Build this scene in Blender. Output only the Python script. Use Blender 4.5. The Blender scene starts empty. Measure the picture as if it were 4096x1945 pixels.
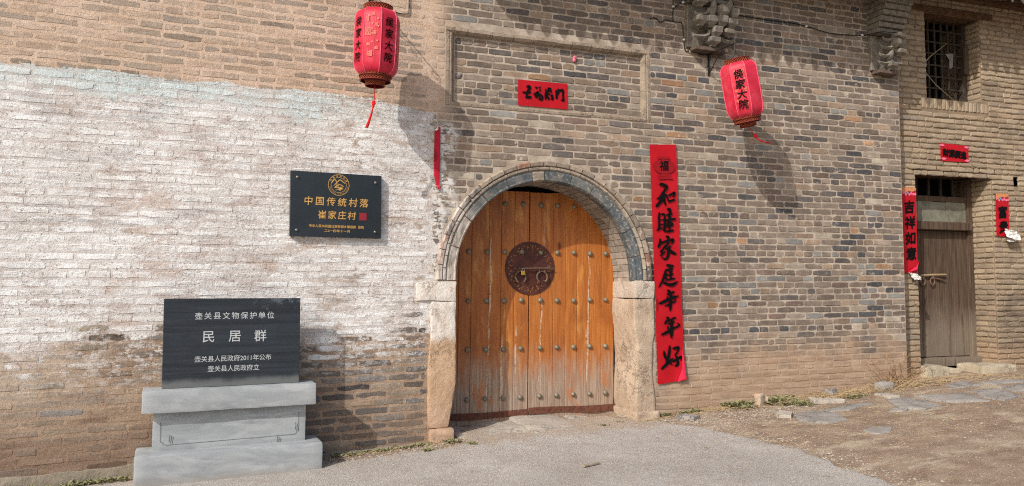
import bpy, bmesh, math, random
from mathutils import Vector, Matrix, noise as mnoise
R = math.radians
rnd = random.Random(7)
scene = bpy.context.scene
C = scene.collection

# ------------------------------------------------------------------ camera, sky, sun, exposure
CAM = Vector((-2.81, -7.064, 1.30)); YAW = R(20.5); PITCH = R(3.42)
cd = bpy.data.cameras.new('camera'); cam = bpy.data.objects.new('camera', cd); C.objects.link(cam)
cam.location = CAM; cam.rotation_euler = (R(90) + PITCH, 0, -YAW)
cd.sensor_width = 36; cd.lens = 3077 / 4096 * 36; cd.clip_end = 500; cd.clip_start = .05
scene.camera = cam
SUN = Vector((1.45, 1.0, -1.27)).normalized()          # direction the light travels
w = bpy.data.worlds.new('World'); scene.world = w; w.use_nodes = True
nt = w.node_tree; nt.nodes.clear()
sky = nt.nodes.new('ShaderNodeTexSky'); sky.sky_type = 'NISHITA'; sky.sun_disc = False
sky.sun_elevation = math.asin(-SUN.z); sky.sun_rotation = math.atan2(-SUN.x, -SUN.y)
sky.air_density = 1.0; sky.dust_density = 3.0; sky.ozone_density = 1.0
bg = nt.nodes.new('ShaderNodeBackground'); bg.inputs[1].default_value = .15
wo = nt.nodes.new('ShaderNodeOutputWorld')
nt.links.new(sky.outputs[0], bg.inputs[0]); nt.links.new(bg.outputs[0], wo.inputs[0])
sl = bpy.data.lights.new('sun', 'SUN'); sl.energy = 3.4; sl.angle = R(.55); sl.color = (1, .965, .91)
so = bpy.data.objects.new('sun', sl); C.objects.link(so); so.location = (-9, -7, 9)
so.rotation_euler = SUN.to_track_quat('-Z', 'Y').to_euler()
scene.view_settings.view_transform = 'Standard'; scene.view_settings.look = 'None'
scene.view_settings.gamma = 1; scene.view_settings.exposure = .20
scene.view_settings.use_curve_mapping = False
scene.cycles.filter_width = 1.1; scene.cycles.use_denoising = False

# ------------------------------------------------------------------ helpers
def lin(c): c = c / 255; return c / 12.92 if c <= .04045 else ((c + .055) / 1.055) ** 2.4
def col(r, g, b): return (lin(r), lin(g), lin(b), 1)
def interp(x, pts):
    if x <= pts[0][0]: return pts[0][1]
    for (a, va), (b, vb) in zip(pts, pts[1:]):
        if x <= b: return va + (vb - va) * (x - a) / (b - a)
    return pts[-1][1]
def sstep(a, b, x): t = min(1, max(0, (x - a) / (b - a))); return t * t * (3 - 2 * t)
FW = Vector((math.sin(YAW) * math.cos(PITCH), math.cos(YAW) * math.cos(PITCH), math.sin(PITCH)))
RT = Vector((math.cos(YAW), -math.sin(YAW), 0)); UP = RT.cross(FW)
def px(p):
    q = p - CAM; d = q.dot(FW)
    return (2048 + 3077 * q.dot(RT) / d, 972.5 - 3077 * q.dot(UP) / d)

class NT:
    """thin wrapper to write node materials"""
    def __init__(s, name, rough=.85, spec=.3):
        s.m = bpy.data.materials.new(name); s.m.use_nodes = True
        s.t = s.m.node_tree; s.n = s.t.nodes; s.n.clear()
        s.out = s.n.new('ShaderNodeOutputMaterial'); s.b = s.n.new('ShaderNodeBsdfPrincipled')
        s.t.links.new(s.b.outputs[0], s.out.inputs[0])
        s.b.inputs['Roughness'].default_value = rough; s.b.inputs['Specular IOR Level'].default_value = spec
        g = s.n.new('ShaderNodeNewGeometry'); s.P = g.outputs['Position']
        sp = s.n.new('ShaderNodeSeparateXYZ'); s.t.links.new(s.P, sp.inputs[0]); s.X, s.Y, s.Z = sp.outputs
    def put(s, sock, v):
        if isinstance(v, bpy.types.NodeSocket): s.t.links.new(v, sock)
        else:
            if isinstance(v, (tuple, list)) and len(sock.default_value) == 3: v = v[:3]
            sock.default_value = v
    def math(s, op, a, b=0., c=0., clamp=False):
        n = s.n.new('ShaderNodeMath'); n.operation = op; n.use_clamp = clamp
        s.put(n.inputs[0], a); s.put(n.inputs[1], b); s.put(n.inputs[2], c); return n.outputs[0]
    def add(s, a, b): return s.math('ADD', a, b)
    def sub(s, a, b): return s.math('SUBTRACT', a, b)
    def mul(s, a, b): return s.math('MULTIPLY', a, b)
    def mad(s, a, b, c): return s.math('MULTIPLY_ADD', a, b, c)
    def step(s, v, lo, hi, o0=0., o1=1.):
        n = s.n.new('ShaderNodeMapRange'); n.interpolation_type = 'SMOOTHSTEP'
        s.put(n.inputs[0], v); n.inputs[1].default_value = lo; n.inputs[2].default_value = hi
        n.inputs[3].default_value = o0; n.inputs[4].default_value = o1; return n.outputs[0]
    def curve(s, v, pts):
        """piecewise linear value of v"""
        lo, hi = pts[0][0], pts[-1][0]
        ys = [p[1] for p in pts]; a, b = min(ys), max(ys)
        n = s.n.new('ShaderNodeMapRange'); s.put(n.inputs[0], v); n.inputs[1].default_value = lo; n.inputs[2].default_value = hi
        r = s.n.new('ShaderNodeFloatCurve'); cm = r.mapping; cu = cm.curves[0]
        q = [((x - lo) / (hi - lo), (y - a) / (b - a)) for x, y in pts]
        cu.points[0].location = q[0]; cu.points[1].location = q[-1]
        for p in q[1:-1]: cu.points.new(*p)
        for p in cu.points: p.handle_type = 'VECTOR'
        cm.update(); s.t.links.new(n.outputs[0], r.inputs[1])
        return s.mad(r.outputs[0], b - a, a)
    def scaled(s, sc, vec=None):
        n = s.n.new('ShaderNodeVectorMath'); n.operation = 'MULTIPLY'
        s.put(n.inputs[0], vec or s.P); n.inputs[1].default_value = sc; return n.outputs[0]
    def noise(s, scale, detail=4., rough=.6, vec=None, dist=0., outp=0):
        n = s.n.new('ShaderNodeTexNoise'); s.t.links.new(vec or s.P, n.inputs['Vector'])
        n.inputs['Scale'].default_value = scale; n.inputs['Detail'].default_value = detail
        n.inputs['Roughness'].default_value = rough; n.inputs['Distortion'].default_value = dist
        return n.outputs[outp]
    def voro(s, scale, vec=None, feat='F1', outp='Distance'):
        n = s.n.new('ShaderNodeTexVoronoi'); n.feature = feat; s.t.links.new(vec or s.P, n.inputs['Vector'])
        n.inputs['Scale'].default_value = scale; return n.outputs[outp]
    def mix(s, f, a, b, mode='MIX'):
        n = s.n.new('ShaderNodeMix'); n.data_type = 'RGBA'; n.blend_type = mode
        s.put(n.inputs[0], f); s.put(n.inputs[6], a); s.put(n.inputs[7], b); return n.outputs[2]
    def attr(s, name):
        n = s.n.new('ShaderNodeAttribute'); n.attribute_name = name; return n.outputs[0]
    def objcol(s): return s.n.new('ShaderNodeObjectInfo').outputs[1]
    def objrand(s): return s.n.new('ShaderNodeObjectInfo').outputs[5]
    def bump(s, h, strength=.5, dist=.01):
        n = s.n.new('ShaderNodeBump'); n.inputs['Strength'].default_value = strength; n.inputs['Distance'].default_value = dist
        s.put(n.inputs['Height'], h); s.t.links.new(n.outputs[0], s.b.inputs['Normal'])
    def color(s, c): s.put(s.b.inputs[0], c); return s
    def set(s, k, v): s.put(s.b.inputs[k], v); return s

def simple(name, c, rough=.8, spec=.3, var=.25, scale=25, metal=0., bump=.15):
    m = NT(name, rough, spec); n = m.noise(scale, 5, .65)
    d = tuple(x * (1 - var) for x in c[:3]) + (1,); l = tuple(min(1, x * (1 + var * .6)) for x in c[:3]) + (1,)
    m.color(m.mix(m.step(n, .3, .7), d, l)).set('Metallic', metal)
    if bump: m.bump(n, bump, .004)
    return m.m

class MB:
    def __init__(s): s.v = []; s.f = []; s.c = []; s.cur = None
    def face(s, idx):
        s.f.append(idx); s.c.append(s.cur)
    def poly(s, pts):
        b = len(s.v); s.v += [tuple(p) for p in pts]; s.face(tuple(range(b, b + len(pts))))
    def loft(s, rings, cap0=True, cap1=True, closed=True):
        b = len(s.v); n = len(rings[0])
        for r in rings: s.v += [tuple(p) for p in r]
        for i in range(len(rings) - 1):
            for j in range(n if closed else n - 1):
                k = (j + 1) % n
                s.face((b + i * n + j, b + i * n + k, b + (i + 1) * n + k, b + (i + 1) * n + j))
        if cap0: s.face(tuple(b + j for j in range(n))[::-1])
        if cap1: s.face(tuple(b + (len(rings) - 1) * n + j for j in range(n)))
    def box(s, x0, x1, y0, y1, z0, z1, bev=0.):
        if bev <= 0:
            a = [(x0, y0), (x1, y0), (x1, y1), (x0, y1)]
            s.loft([[(x, y, z) for x, y in a] for z in (z0, z1)])
        else:
            def rg(i, z):
                return [(x0 + i, y0 + i + bev * 0, z), (x1 - i, y0 + i, z), (x1 - i, y1 - i, z), (x0 + i, y1 - i, z)]
            def oc(i, z):
                e = bev
                return [(x0 + e, y0 + i, z), (x1 - e, y0 + i, z), (x1 - i, y0 + e, z), (x1 - i, y1 - e, z), (x1 - e, y1 - i, z), (x0 + e, y1 - i, z), (x0 + i, y1 - e, z), (x0 + i, y0 + e, z)]
            s.loft([oc(bev * .8, z0), oc(0, z0 + bev), oc(0, z1 - bev), oc(bev * .8, z1)])
    def tube(s, path, r, n=8, cap=True):
        path = [Vector(p) for p in path]; rs = r if isinstance(r, (list, tuple)) else [r] * len(path)
        up = None; rings = []
        for i, p in enumerate(path):
            t = (path[min(i + 1, len(path) - 1)] - path[max(i - 1, 0)]).normalized()
            if up is None:
                up = Vector((0, 0, 1)) if abs(t.z) < .9 else Vector((1, 0, 0))
            u = (up - t * up.dot(t)).normalized(); up = u; v = t.cross(u)
            rings.append([p + (u * math.cos(a) + v * math.sin(a)) * rs[i] for a in [2 * math.pi * k / n for k in range(n)]])
        s.loft(rings, cap, cap)
    def lathe(s, prof, n=16, c=(0, 0, 0), axis='z', cap=True):
        rings = []
        for r, h in prof:
            rg = []
            for k in range(n):
                a = 2 * math.pi * k / n; x, y = r * math.cos(a), r * math.sin(a)
                rg.append((c[0] + x, c[1] + y, c[2] + h) if axis == 'z' else (c[0] + x, c[1] - h, c[2] + y))
            rings.append(rg)
        s.loft(rings, cap, cap)
    def blob(s, c, r, seed=0, amp=.12, n=10, m=7, freq=2.):
        rings = []
        for i in range(1, m):
            th = math.pi * i / m; rg = []
            for k in range(n):
                a = 2 * math.pi * k / n
                d = Vector((math.sin(th) * math.cos(a), math.sin(th) * math.sin(a), math.cos(th)))
                q = 1 + amp * mnoise.noise(d * freq + Vector((seed * 3.1, seed * 1.7, 0)))
                rg.append((c[0] + d.x * r[0] * q, c[1] + d.y * r[1] * q, c[2] + d.z * r[2] * q))
            rings.append(rg)
        s.loft(rings)
    def mesh(s, name, mat, smooth=False):
        me = bpy.data.meshes.new(name); me.from_pydata(s.v, [], s.f); me.update()
        if mat: me.materials.append(mat)
        if any(c is not None for c in s.c):
            at = me.color_attributes.new('bcol', 'FLOAT_COLOR', 'CORNER')
            i = 0; buf = []
            for p, c in zip(s.f, s.c): buf += list(c or (.5, .5, .5, 1)) * len(p)
            at.data.foreach_set('color', buf)
        if smooth: me.polygons.foreach_set('use_smooth', [True] * len(me.polygons))
        return me
    def build(s, name, mat, parent=None, smooth=False, loc=None):
        me = s.mesh(name, mat, smooth)
        bm = bmesh.new(); bm.from_mesh(me); bmesh.ops.recalc_face_normals(bm, faces=bm.faces); bm.to_mesh(me); bm.free()
        return link(name, me, parent, loc)
def link(name, me, parent=None, loc=None):
    o = bpy.data.objects.new(name, me); C.objects.link(o); o.parent = parent
    if loc is not None: o.location = loc
    return o
def tag(o, label, cat, group=None, kind=None):
    o['label'] = label
    if cat: o['category'] = cat
    if group: o['group'] = group
    if kind: o['kind'] = kind
    return o
def thing(name, label, cat, loc=(0, 0, 0), rz=0., group=None):
    o = bpy.data.objects.new(name, None); C.objects.link(o); o.location = loc; o.rotation_euler = (0, 0, rz)
    o.empty_display_size = .1
    return tag(o, label, cat, group)
def crom(pts, n=6):
    """Catmull-Rom through tuples"""
    out = []; P = [pts[0]] + list(pts) + [pts[-1]]
    for i in range(1, len(P) - 2):
        for k in range(n):
            t = k / n; out.append(tuple(.5 * (2 * b + (c - a) * t + (2 * a - 5 * b + 4 * c - d) * t * t + (3 * b - a - 3 * c + d) * t ** 3)
                                        for a, b, c, d in zip(P[i - 1], P[i], P[i + 1], P[i + 2])))
    out.append(tuple(pts[-1])); return out
def smooth_mod(o, ang=40):
    o.data.polygons.foreach_set('use_smooth', [True] * len(o.data.polygons))
    try: o.data.set_sharp_from_angle(angle=R(ang))
    except Exception: pass
def stone(name, mat, parent, box, bev=.02, amp=.012, freq=4., seed=0, seg=.06, shape=None, smooth=True):
    """worn stone block: subdivided bevelled box pushed about by noise"""
    x0, x1, y0, y1, z0, z1 = box
    bm = bmesh.new(); bmesh.ops.create_cube(bm, size=1)
    for v in bm.verts: v.co = Vector(((x0 + x1) / 2 + v.co.x * (x1 - x0), (y0 + y1) / 2 + v.co.y * (y1 - y0), (z0 + z1) / 2 + v.co.z * (z1 - z0)))
    bmesh.ops.bevel(bm, geom=list(bm.edges), offset=bev, segments=2, affect='EDGES', profile=.6)
    for ax in range(3):
        lo, hi = ((x0, x1), (y0, y1), (z0, z1))[ax]
        k = int((hi - lo) / seg)
        for i in range(1, k):
            no = [0, 0, 0]; no[ax] = 1; co = [0, 0, 0]; co[ax] = lo + (hi - lo) * i / k
            bmesh.ops.bisect_plane(bm, geom=bm.verts[:] + bm.edges[:] + bm.faces[:], plane_co=co, plane_no=no)
    sv = Vector((seed * 7.3, seed * 3.9, seed * 1.3))
    for v in bm.verts:
        if shape: v.co = shape(v.co.copy())
        n = mnoise.noise_vector(v.co * freq + sv) * amp + mnoise.noise_vector(v.co * freq * 3.1 + sv) * amp * .45
        v.co += n
    bmesh.ops.recalc_face_normals(bm, faces=bm.faces)
    me = bpy.data.meshes.new(name); bm.to_mesh(me); bm.free(); me.materials.append(mat)
    o = link(name, me, parent)
    if smooth: smooth_mod(o, 50)
    return o

# lettering: built-in font glyphs turned into thin meshes
def text(name, body, size, mat, parent, org, ux=(1, 0, 0), uz=(0, 0, 1), bold=0., shear=0., width=None, lift=.0012, pitch=None, align='CENTER', vertical=False, wig=0.):
    c = bpy.data.curves.new('txt', 'FONT'); c.body = body if not vertical else '\n'.join(body)
    c.size = 1; c.align_x = 'CENTER'; c.align_y = 'CENTER'; c.offset = min(.005, bold / size * .6); c.shear = shear
    if pitch: c.space_character = pitch
    c.resolution_u = 4
    t = bpy.data.objects.new('txt', c); C.objects.link(t)
    bpy.context.view_layer.update()
    me = bpy.data.meshes.new_from_object(t.evaluated_get(bpy.context.evaluated_depsgraph_get()))
    bpy.data.objects.remove(t); bpy.data.curves.remove(c)
    for v in me.vertices: v.co *= size
    xs = [v.co.x for v in me.vertices]; ys = [v.co.y for v in me.vertices]
    cx, cy = (min(xs) + max(xs)) / 2, (min(ys) + max(ys)) / 2
    k = width / (max(xs) - min(xs)) if width else 1
    ux, uz = Vector(ux).normalized(), Vector(uz).normalized(); n = ux.cross(uz); org = Vector(org)
    ex = max(0., bold * .6 - .005 * size); V = []; Fc = []
    for q, (ox, oy) in enumerate(((0, 0), (ex, 0), (-ex, 0), (0, ex), (0, -ex)) if ex > 0 else ((0, 0),)):
        b = len(V)
        for v in me.vertices:
            x, y = (v.co.x - cx) * k, (v.co.y - cy)
            if wig:
                w_ = mnoise.noise_vector(Vector((x, y, 0)) * (2.2 / size) + Vector((len(body), 3, 1))); x += w_.x * wig * size; y += w_.y * wig * size
            V.append(org + ux * (x + ox) + uz * (y + oy) + n * (lift + q * .00015))
        Fc += [tuple(b + i for i in p.vertices) for p in me.polygons]
    me2 = bpy.data.meshes.new(name); me2.from_pydata(V, [], Fc); me2.update(); me2.materials.append(mat)
    bpy.data.meshes.remove(me)
    return link(name, me2, parent)
def brush(name, strokes, mat, parent, org, ux, uz, sx, sy, lift=.0012, c=(0, 0)):
    """hand-drawn brush strokes (x, y down, width) in drawing units around c"""
    mb = MB(); ux, uz = Vector(ux), Vector(uz); n = ux.cross(uz); org = Vector(org)
    for q, st in enumerate(strokes):
        p = crom(st, 6); L = len(p); le = []; ri = []
        for i, (x, y, wd) in enumerate(p):
            a, b = p[max(i - 1, 0)], p[min(i + 1, L - 1)]
            dx, dy = b[0] - a[0], b[1] - a[1]; l = math.hypot(dx, dy) or 1
            t = i / (L - 1); e = min(1, .45 + 4 * t, .35 + 4 * (1 - t))
            wd *= .58 * e * (1 + .16 * mnoise.noise(Vector((x * .09, y * .09, q))))
            le.append((x - dy / l * wd, y + dx / l * wd)); ri.append((x + dy / l * wd, y - dx / l * wd))
        P3 = lambda k: org + ux * ((k[0] - c[0]) / sx) - uz * ((k[1] - c[1]) / sy) + n * (lift + q * .00012)
        for i in range(L - 1): mb.poly([P3(le[i]), P3(ri[i]), P3(ri[i + 1]), P3(le[i + 1])])
    return mb.build(name, mat, parent)

# ------------------------------------------------------------------ ground height
BX = [(-60, -.3), (-12, -.25), (-8, -.22), (-5, -.2), (-3.4, -.19), (-2, -.17), (-1.2, -.12), (-.7, -.09), (.2, -.06), (1.3, -.04), (2, .02), (3.2, .08), (4.9, .19), (5.5, .22), (7.2, .26), (14, .3), (60, .3)]
def gz(x, y):
    return interp(x, BX) + .014 * max(min(y, .5), -12)
def gzn(x, y):
    v = Vector((x, y, 0))
    return gz(x, y) + .014 * mnoise.noise(v * 1.7) + .007 * mnoise.noise(v * 6) + .003 * mnoise.noise(v * 17)

# ------------------------------------------------------------------ materials
def brick_finish(m, c, wall, mortar=False):
    """wall-specific washes, paint and stains; c is the raw piece colour"""
    big = m.noise(1.3, 5, .6); mid = m.noise(6, 6, .65); fine = m.noise(38, 5, .7); gr = m.noise(140, 3, .7)
    strat = m.noise(5, 5, .65, m.scaled((.55, .55, 2.6)))
    wavy = m.sub(m.noise(3.1, 6, .6), .5)
    h = m.add(m.mul(fine, .7), m.mul(gr, .5))
    if mortar: rb = .5
    else:
        sp = m.n.new('ShaderNodeSeparateColor'); m.put(sp.inputs[0], c)
        rb = m.math('FRACT', m.add(m.mul(sp.outputs[0], 173.7), m.mul(sp.outputs[1], 91.3)))
    rough_extra = None
    c = m.mix(m.step(mid, .3, .75), m.mix(.35, c, (0, 0, 0, 1)), c)
    c = m.mix(m.mul(m.step(fine, .52, .8), .35), c, col(205, 192, 176))
    if wall == 'gate' and mortar:
        c = m.mix(m.mul(m.step(m.noise(4.5, 6, .7), .42, .62), .75), c, col(138, 122, 107))
        c = m.mix(m.mul(m.step(m.noise(21, 5, .7), .58, .66), .6), c, col(104, 92, 82))
    if wall == 'gate':
        lime = m.mul(m.step(m.noise(11, 7, .72), .56, .68), m.step(big, .42, .6))
        c = m.mix(m.mul(lime, .55), c, col(206, 196, 184))
        # brown mud splash low down on the right
        lowz = m.sub(m.Z, m.mad(wavy, 1.0, m.curve(m.X, [(-2, .3), (1.3, .45), (2.2, .58), (3.2, .66), (4.9, .62)])))
        f = m.mul(m.step(lowz, .22, -.22), m.step(m.X, 1.2, 1.7))
        mud = m.mix(m.step(strat, .35, .7), col(152, 126, 104), col(174, 150, 127))
        c = m.mix(m.mul(f, m.step(mid, .2, .55, .6, .93)), c, mud)
        # lime paint remnants at the left end
        f = m.mul(m.step(m.sub(m.X, m.mad(wavy, .75, -.78)), .06, -.08), m.mul(m.step(m.sub(m.Z, m.mad(wavy, .5, 2.85)), .08, -.08), m.step(m.Z, .82, .95)))
        f = m.mul(f, m.step(m.noise(9, 7, .75, m.scaled((1, 1, 1.6))), .44, .52))
        c = m.mix(m.mul(f, .9), c, m.mix(strat, col(196, 190, 184), col(208, 206, 202)))
    if wall == 'gate':
        # tan mud wash running over from the neighbouring wall, high at the left end
        f = m.mul(m.step(m.sub(m.X, m.mad(wavy, .5, -.80)), .10, -.16), m.step(m.sub(m.Z, m.mul(wavy, .3)), 2.85, 3.02))
        c = m.mix(m.mul(f, m.step(mid, .25, .6, .55, .95)), c, m.mix(strat, col(176, 152, 132), col(196, 172, 150)))
    if wall == 'left':
        yy = m.curve(m.X, [(-5.6, 3.035), (-4.4, 3.045), (-3.3, 3.04), (-2.4, 3.055), (-1.6, 3.06), (-.9, 2.97)])
        top = m.step(m.sub(m.Z, m.mad(wavy, .16, yy)), -.006, .006)          # above the whitewash
        tan = m.mix(m.step(strat, .3, .7), col(190, 164, 141), col(207, 183, 162))
        bare = m.step(rb, .62, .74) if not mortar else 0.
        cov = m.mul(m.step(m.noise(3.6, 6, .7), .30, .66, .40, .90), m.mad(bare, -.62, 1.)) if not mortar else .96
        ctop = m.mix(cov, m.mix(.25, c, col(170, 152, 134)), tan)
        ctop = m.mix(m.mul(m.step(m.noise(14, 6, .75), .58, .68), .55), ctop, col(216, 198, 180))
        ctop = m.mix(m.mul(m.step(m.noise(19, 6, .8), .62, .67), .45), ctop, col(132, 110, 94))
        # lower exposed brickwork
        br = m.mix(m.step(strat, .3, .7), col(128, 106, 89), col(168, 144, 122))
        rightend = m.step(m.X, -2.6, -1.9)
        covl = m.step(m.noise(4.2, 6, .7), .34, .66, .25, .9) if not mortar else .85
        covl = m.mul(covl, m.mad(rightend, -.80, 1.)) if not mortar else covl
        if not mortar: covl = m.mul(covl, m.mad(m.step(rb, .72, .80), -.75, 1.))
        if not mortar: c = m.mix(m.mul(rightend, m.mul(m.step(rb, .45, .5), .55)), c, col(62, 62, 66))
        clow = m.mix(covl, c, br)
        clow = m.mix(m.mul(m.step(m.noise(26, 6, .8), .58, .66), .55), clow, col(202, 180, 156))
        clow = m.mix(m.mul(m.step(m.noise(17, 7, .8), .60, .66), .55), clow, col(86, 70, 58))
        # whitewash with worn, pinkish and bluish passages
        wh = m.mix(m.step(m.noise(2.2, 5, .6), .35, .65), col(212, 209, 205), col(228, 227, 224))
        if not mortar: wh = m.mix(m.mul(m.step(rb, .45, .9), m.step(mid, .42, .60, .0, .50)), wh, col(190, 178, 170))
        wh = m.mix(m.mul(m.step(strat, .50, .62), m.step(mid, .40, .55, .2, .9)), wh, col(190, 179, 172))
        wh = m.mix(m.mul(m.step(m.noise(3.3, 6, .68, m.scaled((.6, .6, 1.5))), .55, .66), .7), wh, col(186, 166, 152))
        wh = m.mix(m.mul(m.step(m.noise(4, 6, .7, m.scaled((.5, .5, 2.8))), .55, .63), .5), wh, col(164, 160, 158))
        bl = m.mul(m.mul(m.step(m.add(m.Z, m.mul(wavy, .6)), 2.76, 2.94), m.step(big, .3, .5)), m.step(m.X, -1.4, -2.2, .3, 1.))
        wh = m.mix(m.mul(bl, .7), wh, col(192, 207, 207))
        if mortar: wh = m.mix(.32, wh, col(172, 154, 142))
        # worn through to the clay, brick by brick, mostly at the right end
        wn = m.noise(8.5, 8, .74, m.scaled((.8, .8, 1.7)))
        if not mortar: wn = m.mad(m.sub(rb, .5), .12, wn)
        wear = m.mul(m.step(wn, .53, .58), m.step(m.X, -3.0, -1.1, .05, .85))
        wear = m.mul(wear, m.step(m.noise(1.9, 4, .6), .40, .60, .3, 1.))
        wh = m.mix(wear, wh, m.mix(.5, c, col(164, 144, 128)))
        fl = m.mul(m.step(m.noise(56, 6, .8, m.scaled((.8, .8, 1.25))), .585, .62), m.step(m.noise(3, 5, .7), .36, .54))
        wh = m.mix(m.mul(fl, .8), wh, col(126, 113, 103))
        cr = m.step(m.math('ABSOLUTE', m.sub(m.noise(7, 6, .75), .5)), .010, .003)
        wh = m.mix(m.mul(m.mul(cr, m.step(big, .45, .6)), .6), wh, col(112, 98, 88))
        pits = m.step(m.voro(46, m.scaled((1, 1, 1.7))), .17, .08)
        pits = m.mul(pits, m.step(m.noise(5, 5, .6), .48, .54))
        wh = m.mix(m.mul(pits, .75), wh, col(98, 88, 80))
        lo = m.curve(m.X, [(-5.6, .66), (-4.6, .84), (-4.1, .80), (-3.4, .86), (-2.2, .83), (-1.6, .86), (-.9, .90)])
        if not mortar: lo = m.mad(m.sub(rb, .5), .36, lo)
        low = m.step(m.sub(m.Z, m.mad(wavy, m.curve(m.X, [(-5.6, 1.9), (-3.9, 1.2), (-2.6, .6), (-.9, .45)]), lo)), .05, -.06)
        frag = m.step(m.noise(13, 8, .8, m.scaled((.8, .8, 1.5))), .50, .56)     # flakes hanging on below
        low = m.mul(low, m.sub(1., m.mul(m.mul(frag, m.step(m.Z, .35, .85)), .8)))
        c = m.mix(low, wh, clow)
        # pale bloom fading down the left end
        c = m.mix(m.mul(m.mul(low, m.step(m.X, -3.3, -4.6)), m.mul(m.step(m.Z, .15, .8), m.step(mid, .3, .60))), c, col(192, 176, 158))
        # damp, darker footing
        c = m.mix(m.mul(m.step(m.sub(m.Z, m.mul(wavy, .3)), .30, .02), m.step(m.X, -2.2, -3.0, .15, .6)), c, col(116, 94, 79))
        c = m.mix(top, c, ctop)
        h = m.add(h, m.add(m.mul(m.sub(1., fl), .6), m.mul(m.noise(24, 8, .75), 1.3)))
    if wall == 'right':
        c = m.mix(m.step(mid, .25, .7, .3, .68), c, m.mix(strat, col(150, 131, 108), col(168, 150, 126)))
        soot = m.mul(m.step(m.X, 6.45, 6.8), m.mul(m.step(m.sub(m.Z, m.mul(wavy, .8)), 1.45, 1.15), m.step(m.Z, .3, .6)))
        c = m.mix(m.mul(soot, m.step(strat, .35, .6, .2, .75)), c, col(84, 74, 66))
        damp = m.step(m.sub(m.Z, m.mul(wavy, .4)), .75, .45)
        c = m.mix(m.mul(damp, .55), c, col(150, 124, 100))
        if mortar: c = m.mix(.3, c, col(110, 90, 70))
    m.color(c); m.set('Roughness', .92); m.set('Specular IOR Level', .2)
    m.bump(h, .7 if wall == 'left' else .35, .010 if wall == 'left' else .005)
    return m.m
MATS = {}
for wl, mc in (('gate', col(188, 174, 157)), ('left', col(186, 162, 140)), ('right', col(122, 106, 88))):
    m = NT(wl + '_brick'); MATS[wl, 'one'] = brick_finish(m, m.objcol(), wl)
    m = NT(wl + '_bricks'); MATS[wl, 'many'] = brick_finish(m, m.attr('bcol'), wl)
    m = NT(wl + '_mortar'); MATS[wl, 'mortar'] = brick_finish(m, mc, wl, True)

def stone_mat(name, a, b, white=False, scale=4.):
    m = NT(name, .92, .2)
    n = m.noise(scale, 7, .65); f = m.noise(60, 5, .75)
    c = m.mix(m.step(n, .3, .7), a, b)
    c = m.mix(m.mul(m.step(m.noise(9, 6, .7, m.scaled((1, 1, .35))), .54, .66), .4), c, tuple(x * .72 for x in a[:3]) + (1,))
    c = m.mix(m.mul(m.step(f, .58, .7), .4), c, tuple(min(1, x * 1.3) for x in b[:3]) + (1,))
    if white:
        wv = m.sub(m.noise(5, 6, .7), .5)
        f2 = m.step(m.sub(m.Z, m.mad(wv, .25, .80)), -.04, .08)
        c = m.mix(m.mul(f2, m.step(m.noise(12, 7, .75, m.scaled((1, 1, .5))), .36, .52, .45, .95)), c, col(204, 198, 190))
        lw = m.mul(m.step(m.Z, .45, .1), .5); c = m.mix(lw, c, col(174, 146, 126))
    m.color(c); ck = m.step(m.math('ABSOLUTE', m.sub(m.noise(3.2, 7, .7), .5)), .012, .003)
    ck = m.mul(ck, m.step(m.noise(1.7, 3, .6), .45, .6)); m.color(m.mix(m.mul(ck, .35), c, tuple(x * .35 for x in a[:3]) + (1,)))
    m.bump(m.sub(m.add(n, m.mul(m.add(m.mul(f, .35), m.noise(19, 6, .65)), .8)), m.mul(ck, .5)), .8, .018); return m.m
M_jl = stone_mat('jamb_sandstone_painted', col(164, 134, 107), col(180, 153, 126), True)
M_jr = stone_mat('jamb_sandstone', col(162, 142, 122), col(182, 164, 144))
M_imp = stone_mat('impost_stone', col(168, 154, 139), col(188, 176, 162))
M_thr = stone_mat('threshold_stone', col(156, 148, 137), col(176, 167, 154))
M_slab = stone_mat('paving_stone', col(132, 127, 121), col(154, 148, 141))
M_yst = stone_mat('yellow_block_stone', col(158, 145, 124), col(178, 166, 144))
M_cem = stone_mat('cement_render', col(122, 112, 99), col(146, 135, 119))
def arch_mat(name, useobj=True):
    m = NT(name, .75, .35); c = m.objcol(); n = m.noise(14, 6, .65)
    c = m.mix(m.step(n, .3, .7), m.mix(.4, c, (0, 0, 0, 1)), c)
    c = m.mix(m.mul(m.step(m.noise(22, 7, .75), .53, .64), .55), c, col(190, 178, 164)); c = m.mix(m.mul(m.step(m.noise(6, 6, .7), .5, .65), .4), c, col(158, 142, 126))
    # lime run over the left foot of the arch
    f = m.mul(m.step(m.sub(m.X, m.mul(m.sub(m.noise(6, 5, .6), .5), .3)), -.50, -.74), m.step(m.noise(16, 6, .7, m.scaled((1, 1, .3))), .40, .55, .2, .85))
    c = m.mix(f, c, col(196, 186, 176))
    m.color(c); m.bump(n, .3, .006); return m.m
M_arch = arch_mat('arch_brick')
M_carve = simple('carved_grey_brick', col(120, 113, 103), .9, .2, .35, 16, bump=.4)
M_ledge = simple('ledge_brick', col(96, 82, 72), .9, .2, .3, 16, bump=.3)
M_mould = stone_mat('panel_moulding', col(132, 118, 103), col(156, 141, 124), scale=7)
M_tile = simple('roof_tile', col(92, 90, 88), .9, .2, .3, 12)
M_rafter = simple('old_rafter', col(92, 70, 52), .9, .2, .4, 9)
M_dark = simple('dark_interior', col(22, 19, 17), .95, .1, .2, 6, bump=0)

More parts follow.
